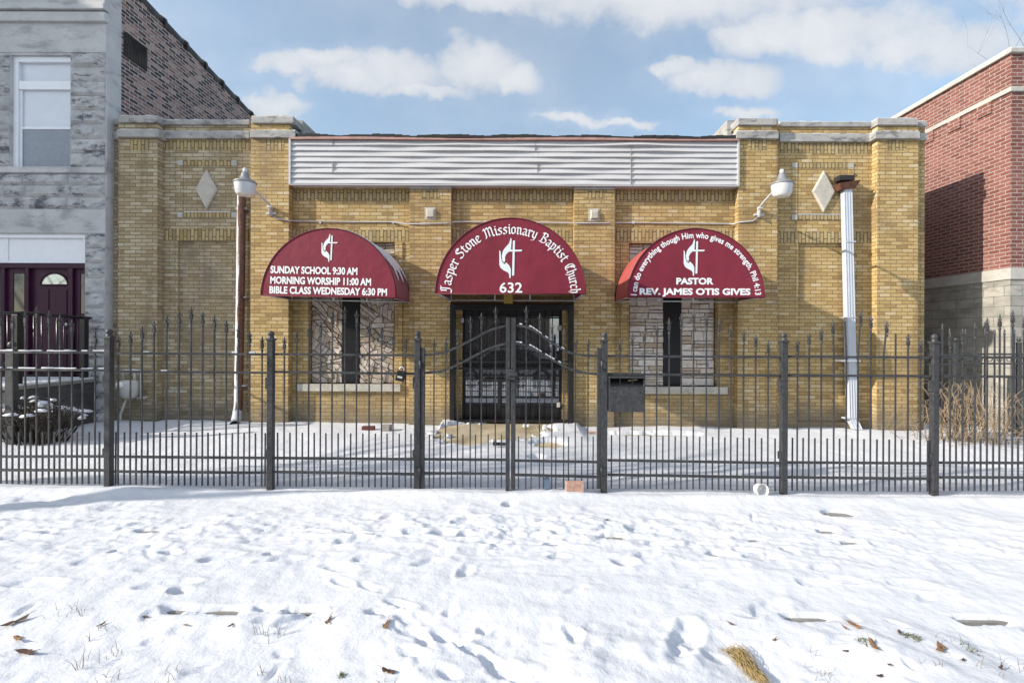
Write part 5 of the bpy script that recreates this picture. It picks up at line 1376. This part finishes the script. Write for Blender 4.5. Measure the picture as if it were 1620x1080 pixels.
# ================================================================== SMALL THINGS
def gpt(px_, py):
    s_ = (py-VY - (px_-VX)*ROLL)/HC
    for _ in range(4):
        x = (px_-VX)/s_; s_ = (py-VY-(px_-VX)*ROLL)/(HC-G(x)-.04)
    return (px_-VX)/s_, F/s_-DC
def ground_z(x, y): return float(snow_h(np.array([x]), np.array([y]))[0])
def lying_brick(px_, py, sz, mat, label, rot=0., cat='brick', up=0, name='loose_brick'):
    x, y = gpt(px_, py); z = ground_z(x, y) - .01 + up; a, e, h = sz
    q = MB(); ca, sa = math.cos(rot), math.sin(rot); q.obox((x, y+e/2, z+h/2), (ca*a/2, sa*a/2, 0), (-sa*e/2, ca*e/2, 0), (0, 0, h/2))
    return tag(q.build(name, mat, bevel=.005), label, cat)
lying_brick(910.5, 785, (.19,.085,.105), M_REDBRICKONE, 'salmon pink brick standing in the snow at the gate foot', .02)
lying_brick(582, 682, (.21,.10,.075), M_DKBRICKONE, 'dark red brick lying under the left stone window', .03)
lying_brick(610, 684, (.15,.15,.11), M_CBLOCK, 'grey concrete chunk beside the dark red brick', -.05, 'block', 0, 'concrete_chunk')
lying_brick(938, 688, (.13,.07,.03), M_REDBRICKONE, 'flat orange brick shard on the snow right of the door path', .1, 'brick', .02, 'brick_shard')
x, y = gpt(790, 711); z = ground_z(x, y); q = MB(); q.tube([(x-.09,y,z+.045),(x-.075,y,z+.05),(x-.05,y,z+.048),(x+.10,y,z+.045)], [.022,.032,.026,.022], 10); tag(q.build('bottle', M_DARKGLASS), 'dark bottle lying on the entrance path behind the gate', 'bottle')
x, y = gpt(866, 776); z = ground_z(x, y); q = MB(); q.box(x-.03, x+.03, y-.03, y+.03, z, z+.11); q.lathe((x,y,z+.11), [(.025,0),(.018,.015),(.018,.03)], 10); tag(q.build('plastic_container', M_BLUEPL, bevel=.008), 'pale blue plastic container standing behind the right gate leaf', 'container')
x, y = gpt(1204, 786); z = ground_z(x, y); q = MB(); r_ = .066
ax_ = Vector((.12, -.95, .12)).normalized()
q.lathe((x, y, z+r_-.01), [(.001,-.04),(r_*.9,-.04),(r_*.92,-.035),(r_,.04),(r_+.004,.045),(r_-.004,.04),(r_*.88,-.03),(.001,-.03)], 22, axis=ax_)
pt_ = tag(q.build('paper_cup', M_WHITEPLASTIC), 'white tub lying on its side in the snow by the fence', 'tub')
# leaves and grass pushing through the snow
def leaf(px_, py, size, mat, label, seed, group=None):
    r = random.Random(seed); x, y = gpt(px_, py); z = ground_z(x, y) + .006; q = MB(); n = 12; an = r.uniform(0, 6.3); pts_ = []
    for i in range(n):
        a = 2*math.pi*i/n; rr = size*(.42+.58*abs(math.cos(a*1.5+.4)))*r.uniform(.8,1.1)*(.6 if math.sin(a)**2 > .5 else 1)
        u, v = rr*math.cos(a), rr*math.sin(a)*.6; h = .30*size*((u/size)**2 + .4*math.sin(a*2+seed))*r.uniform(.6,1.1)
        pts_.append((x+u*math.cos(an)-v*math.sin(an), y+u*math.sin(an)+v*math.cos(an), z+abs(h)))
    c_ = (x, y, z+.003)
    q.add([c_]+pts_, [(0, i+1, (i+1)%n+1) for i in range(n)], True)
    q.tube([(x,y,z+.004),(x+math.cos(an)*size*1.4,y+math.sin(an)*size*1.4,z+size*.5)], [.0025,.001], 4)
    return tag(q.build('fallen_leaf', mat), label, 'leaf', group)
leaf(22, 982, .07, M_LEAF, 'large dark curled leaf at the left edge of the snow', 1)
leaf(45, 1022, .07, M_LEAF, 'dark torn leaf lying below the large curled leaf at left', 2)
leaf(520, 985, .045, M_LEAFT, 'orange brown leaf propped against the end of the pavement edge', 3)
leaf(612, 990, .055, M_LEAFT, 'rust coloured curled leaf beside a snowy lump near the diagonal footprints', 4)
leaf(1490, 1027, .07, M_LEAFT, 'broad tan leaf, the largest on the right snow', 5)
leaf(1350, 990, .06, M_LEAFT, 'tan leaf just below the pavement edge at right', 6)
leaf(1385, 1032, .055, M_LEAFT, 'tan leaf beside the small green grass patch', 8)
leaf(618, 1060, .05, M_LEAF, 'brown leaf near the bottom edge below the diagonal footprints', 9)
for i, (px_, py, s_) in enumerate([(px_, py, s_*.8) for px_, py, s_ in [(30,1003,.06),(100,1005,.04),(160,985,.035),(205,980,.045),(232,972,.035),(330,972,.04),(295,985,.03),(300,1005,.022),(368,990,.03),(470,990,.03),(1158,988,.03),(1180,1002,.04),(1338,996,.03),(1385,1001,.035),(1425,1003,.04),
        (1340,1033,.03),(1585,1052,.035),(1290,1012,.025),(1410,1056,.022),(1418,1072,.035),(1395,1068,.03),(640,1062,.03),(960,820,.04),(1003,822,.025),(1226,1014,.028),(545,988,.024),(1525,1045,.03)]][::2] + [(1340,1033,.024),(1410,1056,.018)]):
    leaf(px_, py, s_, M_LEAF if i % 3 else M_LEAFT, 'small brown scrap of leaf lying on the foreground snow', 20+i, 'leaf scraps on the snow')
for i, (px_, py, s_) in enumerate([(700,690,.05),(755,699,.05),(868,701,.05),(690,694,.04)]):
    leaf(px_, py, s_, M_LEAF, 'small brown leaf on the damp concrete before the church door', 60+i, 'leaves on the entrance path')
def tuft(px_, py, n, h, spread, mat, label, seed, name='grass_tuft', group=None, lay=0.0, ang=0.0, w=.0022):
    r = random.Random(seed); x, y = gpt(px_, py); q = MB()
    q.tube([(x-.004,y,ground_z(x,y)-.012),(x+.004,y,ground_z(x,y)-.008)], .003, 4)
    for i in range(n):
        a = r.uniform(0, 6.283); d = spread*math.sqrt(r.random()); bx_, by_ = x+d*math.cos(a), y+d*math.sin(a)
        hh = h*r.uniform(.5,1.2); le = r.uniform(.2,.8)*hh; a2 = r.uniform(0,6.283)
        z = ground_z(bx_, by_) - .01
        t_ = (bx_+le*math.cos(a2)+lay*math.cos(ang), by_+le*math.sin(a2)+lay*math.sin(ang), z+hh)
        mid = ((bx_*.6+t_[0]*.4), (by_*.6+t_[1]*.4), z+hh*.62)
        q.tube([(bx_,by_,z),mid,t_], [w,w*.8,w*.3], 3)
    return tag(q.build(name, mat), label, 'grass', group)
def straw(px0, py0, px1, py1):
    r = random.Random(9); x0, y0 = gpt(px0, py0); x1, y1 = gpt(px1, py1); q = MB(); L_ = math.hypot(x1-x0, y1-y0); ux, uy = (x1-x0)/L_, (y1-y0)/L_
    for i in range(430):
        t = r.uniform(-.05,.8); s_ = r.gauss(0,.020)*(1.25-.5*t); l = r.uniform(.12,.3)*L_*1.2
        a = (x0+ux*L_*t - uy*s_, y0+uy*L_*t + ux*s_); an = math.atan2(uy,ux)+r.gauss(0,.16)
        c = (a[0]+l*math.cos(an), a[1]+l*math.sin(an)); za, zc = ground_z(*a)+r.uniform(0,.035), ground_z(*c)+r.uniform(0,.03)
        q.tube([(a[0],a[1],za),((a[0]+c[0])/2,(a[1]+c[1])/2,(za+zc)/2+.014),(c[0],c[1],zc)], [.0013,.0015,.0006], 3)
    return tag(q.build('straw_clump', M_STRAW), 'clump of golden dry grass flattened on the snow at lower right', 'grass clump')
straw(1157, 1022, 1212, 1074)
tuft(1370, 1022, 110, .018, .045, M_GREENG, 'round green grass patch showing through the snow at lower right', 3, 'grass_patch')
tuft(1440, 1010, 60, .022, .045, M_GREENG, 'green grass patch with a dead leaf near the pavement edge at right', 4, 'grass_patch', lay=.02)
tuft(1535, 1022, 50, .022, .05, M_GREENG, 'thin green grass patch right of the broad tan leaf', 5, 'grass_patch')
tuft(543, 1062, 36, .022, .02, M_GREENG, 'small green grass tuft near the bottom edge left of centre', 6, 'grass_patch')
for i, (px_, py, n, h, sp) in enumerate([(100,968,7,.06,.07),(135,968,6,.06,.04),(165,996,9,.06,.08),(170,1026,8,.07,.08),(128,1045,6,.11,.02),(265,1066,9,.05,.06),(412,1002,7,.09,.04),(440,1006,4,.07,.05),(165,1074,7,.05,.06),(415,1058,4,.08,.02),(450,1072,5,.05,.04),(1300,1050,12,.045,.11),(1500,1008,5,.05,.08),(1600,1045,6,.05,.06),(1560,1060,5,.05,.07),(622,1075,7,.06,.05),(1470,1048,5,.05,.08)]):
    tuft(px_, py, n, h, sp, M_DRYG, 'wispy dry grass blades poking through the foreground snow', 100+i, 'grass_tuft', 'dry grass wisps in the snow', w=.0016)
# snowy shrub by the porch
def shrub():
    x0, y0 = X(58,-1.85), -1.85; t = thing('shrub', 'low twiggy shrub capped with snow beside the porch', 'shrub', (x0, y0, G(x0)))
    r = random.Random(12); q = MB(); s_ = MB(); lf = MB()
    for i in range(150):
        a = r.uniform(0,6.283); d = r.random()**.7; bx_, by_ = x0+.25*d*math.cos(a)*1.6, y0+.2*d*math.sin(a)
        tx, ty = x0+.66*d*math.cos(a)*1.1, y0+.40*d*math.sin(a); tz = G(x0)+ (.62-.18*d*d)*r.uniform(.75,1.08)
        mid = ((bx_*.5+tx*.5)+r.uniform(-.05,.05), (by_+ty)/2+r.uniform(-.05,.05), tz*.5)
        q.tube([(bx_,by_,G(x0)),mid,(tx,ty,tz)], [.008,.006,.003], 4)
        for k in range(3):
            e = (tx+r.uniform(-.1,.1), ty+r.uniform(-.1,.1), tz+r.uniform(-.08,.07)); q.tube([mid if k == 0 else (tx*.7+mid[0]*.3, ty*.7+mid[1]*.3, tz*.75+mid[2]*.25), e], [.004,.002], 3)
            for _ in range(3):
                c = Vector(e) + Vector((r.uniform(-.05,.05), r.uniform(-.05,.05), r.uniform(-.07,.02))); u = Vector((r.uniform(-1,1),r.uniform(-1,1),r.uniform(-.6,.6))).normalized()*.016; v = u.orthogonal().normalized()*.009
                lf.quad(c-u, c+v, c+u, c-v)
    for i in range(46):
        a = r.uniform(0,6.283); d = math.sqrt(r.random()); tx, ty = x0+.70*d*math.cos(a)*1.1, y0+.42*d*math.sin(a); tz = G(x0)+.70-.22*d*d+r.uniform(-.12,.02)
        w = r.uniform(.035,.095); s_.lathe((tx,ty,tz), [(.001,.030),(w*.6,.024),(w,.004),(w*.8,-.010),(.001,-.012)], 11)
        sq = r.uniform(.55,1.0); an = r.uniform(0,3.14)
        for k in range(len(s_.v)-55, len(s_.v)):
            p = s_.v[k]; dx_, dy_ = p[0]-tx, p[1]-ty; jj = 1+.35*math.sin(k*2.3+i)+r.uniform(-.12,.12); s_.v[k] = (tx+dx_*jj, ty+dy_*jj*sq, p[2]+.25*dx_*math.cos(an)+r.uniform(-.004,.006))
    q.build('branches', M_TWIG, t); s_.build('snow_layer', M_SNOWS, t); o = lf.build('leaves', M_TWIG, t, fixn=False); o['kind'] = 'stuff'
shrub()
# tangle of dry vines between the church and the red building
def vines():
    x0, y0 = X(1535,-1.1), -1.1; t = thing('dry_bush', 'tangle of straw coloured dead vines between church and red building', 'bush', (x0, y0, G(x0))); r = random.Random(5); q = MB()
    for i in range(135):
        bx_, by_ = x0+r.gauss(0,.35), y0+r.gauss(0,.2); an = r.uniform(0,6.283); l = r.uniform(.4,1.3); hh = r.uniform(.08,.95)*(1.2-abs(bx_-x0)*.6)
        pts_ = []
        for k in range(7):
            u = k/6; pts_.append((bx_+l*u*math.cos(an+u*.9)*1.0+r.gauss(0,.015), by_+l*u*math.sin(an+u*.9)*.55+r.gauss(0,.015), max(G(x0)+.02, G(x0)+.03+hh*math.sin(u*math.pi*.9)+r.gauss(0,.025))))
        q.tube(pts_, [.0045,.004,.004,.0035,.003,.0025,.002], 4)
    for i in range(20):
        bx_ = x0+r.uniform(-.55,.1); pts_ = [(bx_,y0,G(x0))]; a = r.uniform(-.5,.5)
        for k in range(5): pts_.append((pts_[-1][0]+a*.12+r.gauss(0,.05), y0+r.gauss(0,.05), pts_[-1][2]+r.uniform(.14,.25)))
        q.tube(pts_, [.006,.005,.005,.004,.003,.002], 4)
    q.build('stems', M_VINE, t)
vines()
# side gate fence in the gap by the red building
sg = thing('passage_fence', 'black ringed iron fence across the passage beside the red building', 'fence', (X(1560,-.55), -.55, G(8.5)))
yg = -.55; xa, xb = X(1512,yg), 11.0
q = MB()
for py in (560, 575, 708): q.box(xa, xb, yg-.018, yg+.018, Z(1560,py,yg)-.015, Z(1560,py,yg)+.015)
build_each(q, 'rail', M_IRON, sg)
for i, x in enumerate((xa, X(1612,yg), 10.6)):
    q = MB(); q.box(x-.028, x+.028, yg-.028, yg+.028, G(x)-.2, Z(1515,541,yg)); o = q.build('post', M_IRON, sg, bevel=.004); q = MB(); q.ball((x,yg,Z(1515,537,yg)), .034); q.build('ball_cap', M_IRON, o)
n = 20
for i in range(1, n):
    x = xa+(xb-xa)*i/n; q = MB(); zt_ = Z(1560,528,yg); q.box(x-.009, x+.009, yg-.009, yg+.009, G(x)+.02, zt_)
    q.lathe((x,yg,zt_), [(.012,-.02),(.020,0),(.010,.02),(.016,.05),(.001,.09)], 8); q.build('picket', M_IRON, sg)
q = MB()
for i in range(n):
    x = xa+(xb-xa)*(i+.5)/n; zc = Z(1560,567.5,yg); q.tube([(x+.045*math.cos(2*math.pi*k/14), yg, zc+.045*math.sin(2*math.pi*k/14)) for k in range(15)], .007, 5, cap=False)
q.build('ring_band', M_IRON, sg)
for px_, lab in ((1491, 'first'),):
    sp_ = MB(); x = X(px_,-.9); 
    for dxx in (0, .12): 
        sp_.box(x+dxx-.009, x+dxx+.009, -.909, -.891, G(x), Z(px_,520,-.9)+dxx*-.6)
        sp_.lathe((x+dxx,-.9,Z(px_,520,-.9)-dxx*.6), [(.012,-.02),(.020,0),(.010,.02),(.016,.05),(.001,.09)], 8)
    sp_.box(x-.25, x+.3, -.91, -.89, Z(px_,561,-.9)-.012, Z(px_,561,-.9)+.012); sp_.box(x-.25, x+.3, -.91, -.89, Z(px_,576,-.9)-.012, Z(px_,576,-.9)+.012)
    tag(sp_.build('fence_stub', M_IRON), 'short stretch of iron fence pickets against the church end wall', 'fence')

# ================================================================== TREES
def bare_tree(label, loc, h, seed, spread=.55, levels=5, lean=(0,0), thick=.018, mat=None):
    r = random.Random(seed); t = thing('bare_tree', label, 'tree', loc); tr_ = MB(); cr_ = MB()
    def grow(p, d, l, rad_, lev):
        n = 4; pts_ = [p]; rs = [rad_]; dd = d.copy()
        for i in range(n):
            dd = (dd + Vector((r.gauss(0,.10), r.gauss(0,.10), r.gauss(.03,.06)))).normalized(); pts_.append(pts_[-1]+dd*l/n); rs.append(rad_*(1-.42*(i+1)/n))
        (tr_ if lev == 0 else cr_).tube(pts_, rs, 8 if lev < 2 else (5 if lev < 3 else 3))
        if lev >= levels: return
        for k in range(r.choice([3,3,4]) if lev else 5):
            u = r.uniform(.45,1.0) if lev else r.uniform(.5,1.0); idx = min(n, max(1, int(round(u*n)))); q0 = pts_[idx]
            a = r.uniform(0,6.283); out = Vector((math.cos(a), math.sin(a), r.uniform(.1,.7)))
            nd = (dd*(1-spread)+out*spread).normalized(); grow(q0, nd, l*r.uniform(.55,.78), rs[idx]*r.uniform(.5,.7), lev+1)
    grow(Vector(loc), Vector((lean[0],lean[1],1)).normalized(), h*.38, h*thick, 0)
    mat = mat or M_BARK
    tr_.build('trunk', mat, t); cr_.build('crown', mat, t, fixn=False)
bare_tree('bare tree with thin branches rising behind the red building', (21.5, 12, 0), 21, 8, lean=(-.05,0), thick=.009, mat=M_HAZYBARK)

# ================================================================== BEYOND THE FRAME: what shades and mirrors in the scene
nb = thing('shade_townhouse', 'brown brick townhouse out of view at left, added to shade the grey house', 'house', (-23, 3, 0))
q = MB(); nx1, ny0, nh = -18.4, -4.4, 12.9  # added unseen block, placed so its shadow covers the left bay
q.box(-27.5, nx1, ny0, 10, -.5, nh); q.build('wall', M_FARBRICK, nb)
for a in (-26.6, -24, -21.4):
    for e in (1, 4.4, 7.8): q = MB(); q.box(a, a+1.2, ny0-.02, ny0+.05, e, e+1.9); q.build('window', M_DARKGLASS, nb)
q = MB(); q.box(-27.6, nx1+.1, ny0-.12, ny0+.2, nh-.35, nh+.15); q.build('cornice', M_CAP, nb)
bare_tree('bare street tree on the parkway, out of view at left', (-11.5, -6.9, -.1), 9.5, 3)
def row_house(x, w, h, label):
    t = thing('row_house', label, 'house', (x, -27, 0), 'houses across the street'); q = MB(); y = -25.0
    holes = [(x-w/2+.8+i*(w-1.6)/3, x-w/2+.8+i*(w-1.6)/3+1.1, z, z+1.8) for i in range(3) for z in (1.2, 4.4)]
    q.box(x-w/2, x+w/2, -34, y, -.4, h); q.build('wall', M_FARBRICK, t)
    for a, c, e, f in holes: q = MB(); q.box(a, c, y+.005, y+.05, e, f); q.build('window', M_DARKGLASS, t)
    q = MB(); q.box(x-w/2-.2, x+w/2+.2, y, y+.3, h-.5, h+.1); q.build('cornice', M_CAP, t)
row_house(-22.5, 9, 9.2, 'brown brick house across the street, farthest left of the row'); row_house(18, 9, 9, 'brown brick house across the street, farthest right of the row')
bare_tree('bare tree at the far kerb opposite the grey house', (-17, -18.6, -.1), 10, 14)
bare_tree('bare tree at the far kerb beyond the row of houses', (-27, -17.5, -.1), 10, 19)
bare_tree('bare tree at the far kerb opposite the church door', (1.5, -18.8, -.1), 9.5, 15)
row_house(-13, 8, 9, 'brown brick house across the street, left of the pair'); row_house(-2.5, 9, 9.6, 'tall brown brick house straight across the street from the church'); row_house(8.5, 8, 8.4, 'low brown brick house across the street at right')
def parked_car(x, y):
    t = thing('parked_car', 'silver car parked at the kerb facing the church', 'car', (x, y, -.24)); z0 = -.24; hw = .88
    body = [(-2.2,.35),(-2.25,.7),(-2.1,.88),(-1.2,.98),(-.55,1.42),(.9,1.46),(1.6,1.02),(2.15,.95),(2.22,.6),(2.15,.33)]
    q = MB(); q.prism([(x+a, z0+e) for a, e in body], y-hw, y+hw); q.build('body', M_CAR, t, bevel=.05, seg=3)
    for s_ in (-1, 1):
        q = MB(); q.prism([(x+a, z0+e) for a, e in ((-1.0,1.0),(-.5,1.36),(.15,1.38),(.15,1.0))], y+s_*(hw+.004), y+s_*(hw-.02)); q.prism([(x+a, z0+e) for a, e in ((.22,1.0),(.22,1.38),(.85,1.39),(1.3,1.02))], y+s_*(hw+.004), y+s_*(hw-.02)); q.build('window', M_DARKGLASS, t)
    for a in (-1.4, 1.4):
        for s_ in (-1, 1):
            q = MB(); q.lathe((x+a, y+s_*(hw-.10), z0+.33), [(.001,-.1),(.30,-.1),(.33,-.07),(.33,.09),(.30,.115),(.2,.10)], 22, axis=(0,s_,0)); wo = q.build('wheel', M_RUBBER, t)
            q = MB(); q.lathe((x+a, y+s_*(hw+.0), z0+.33), [(.2,-.005),(.19,.01),(.001,.018)], 18, axis=(0,s_,0)); q.build('rim', M_STEEL, wo)
parked_car(-.6, -10.75)

SC.cycles.use_denoising = True
SC.cycles.max_bounces = 6; SC.cycles.diffuse_bounces = 3; SC.cycles.glossy_bounces = 3; SC.cycles.transparent_max_bounces = 6
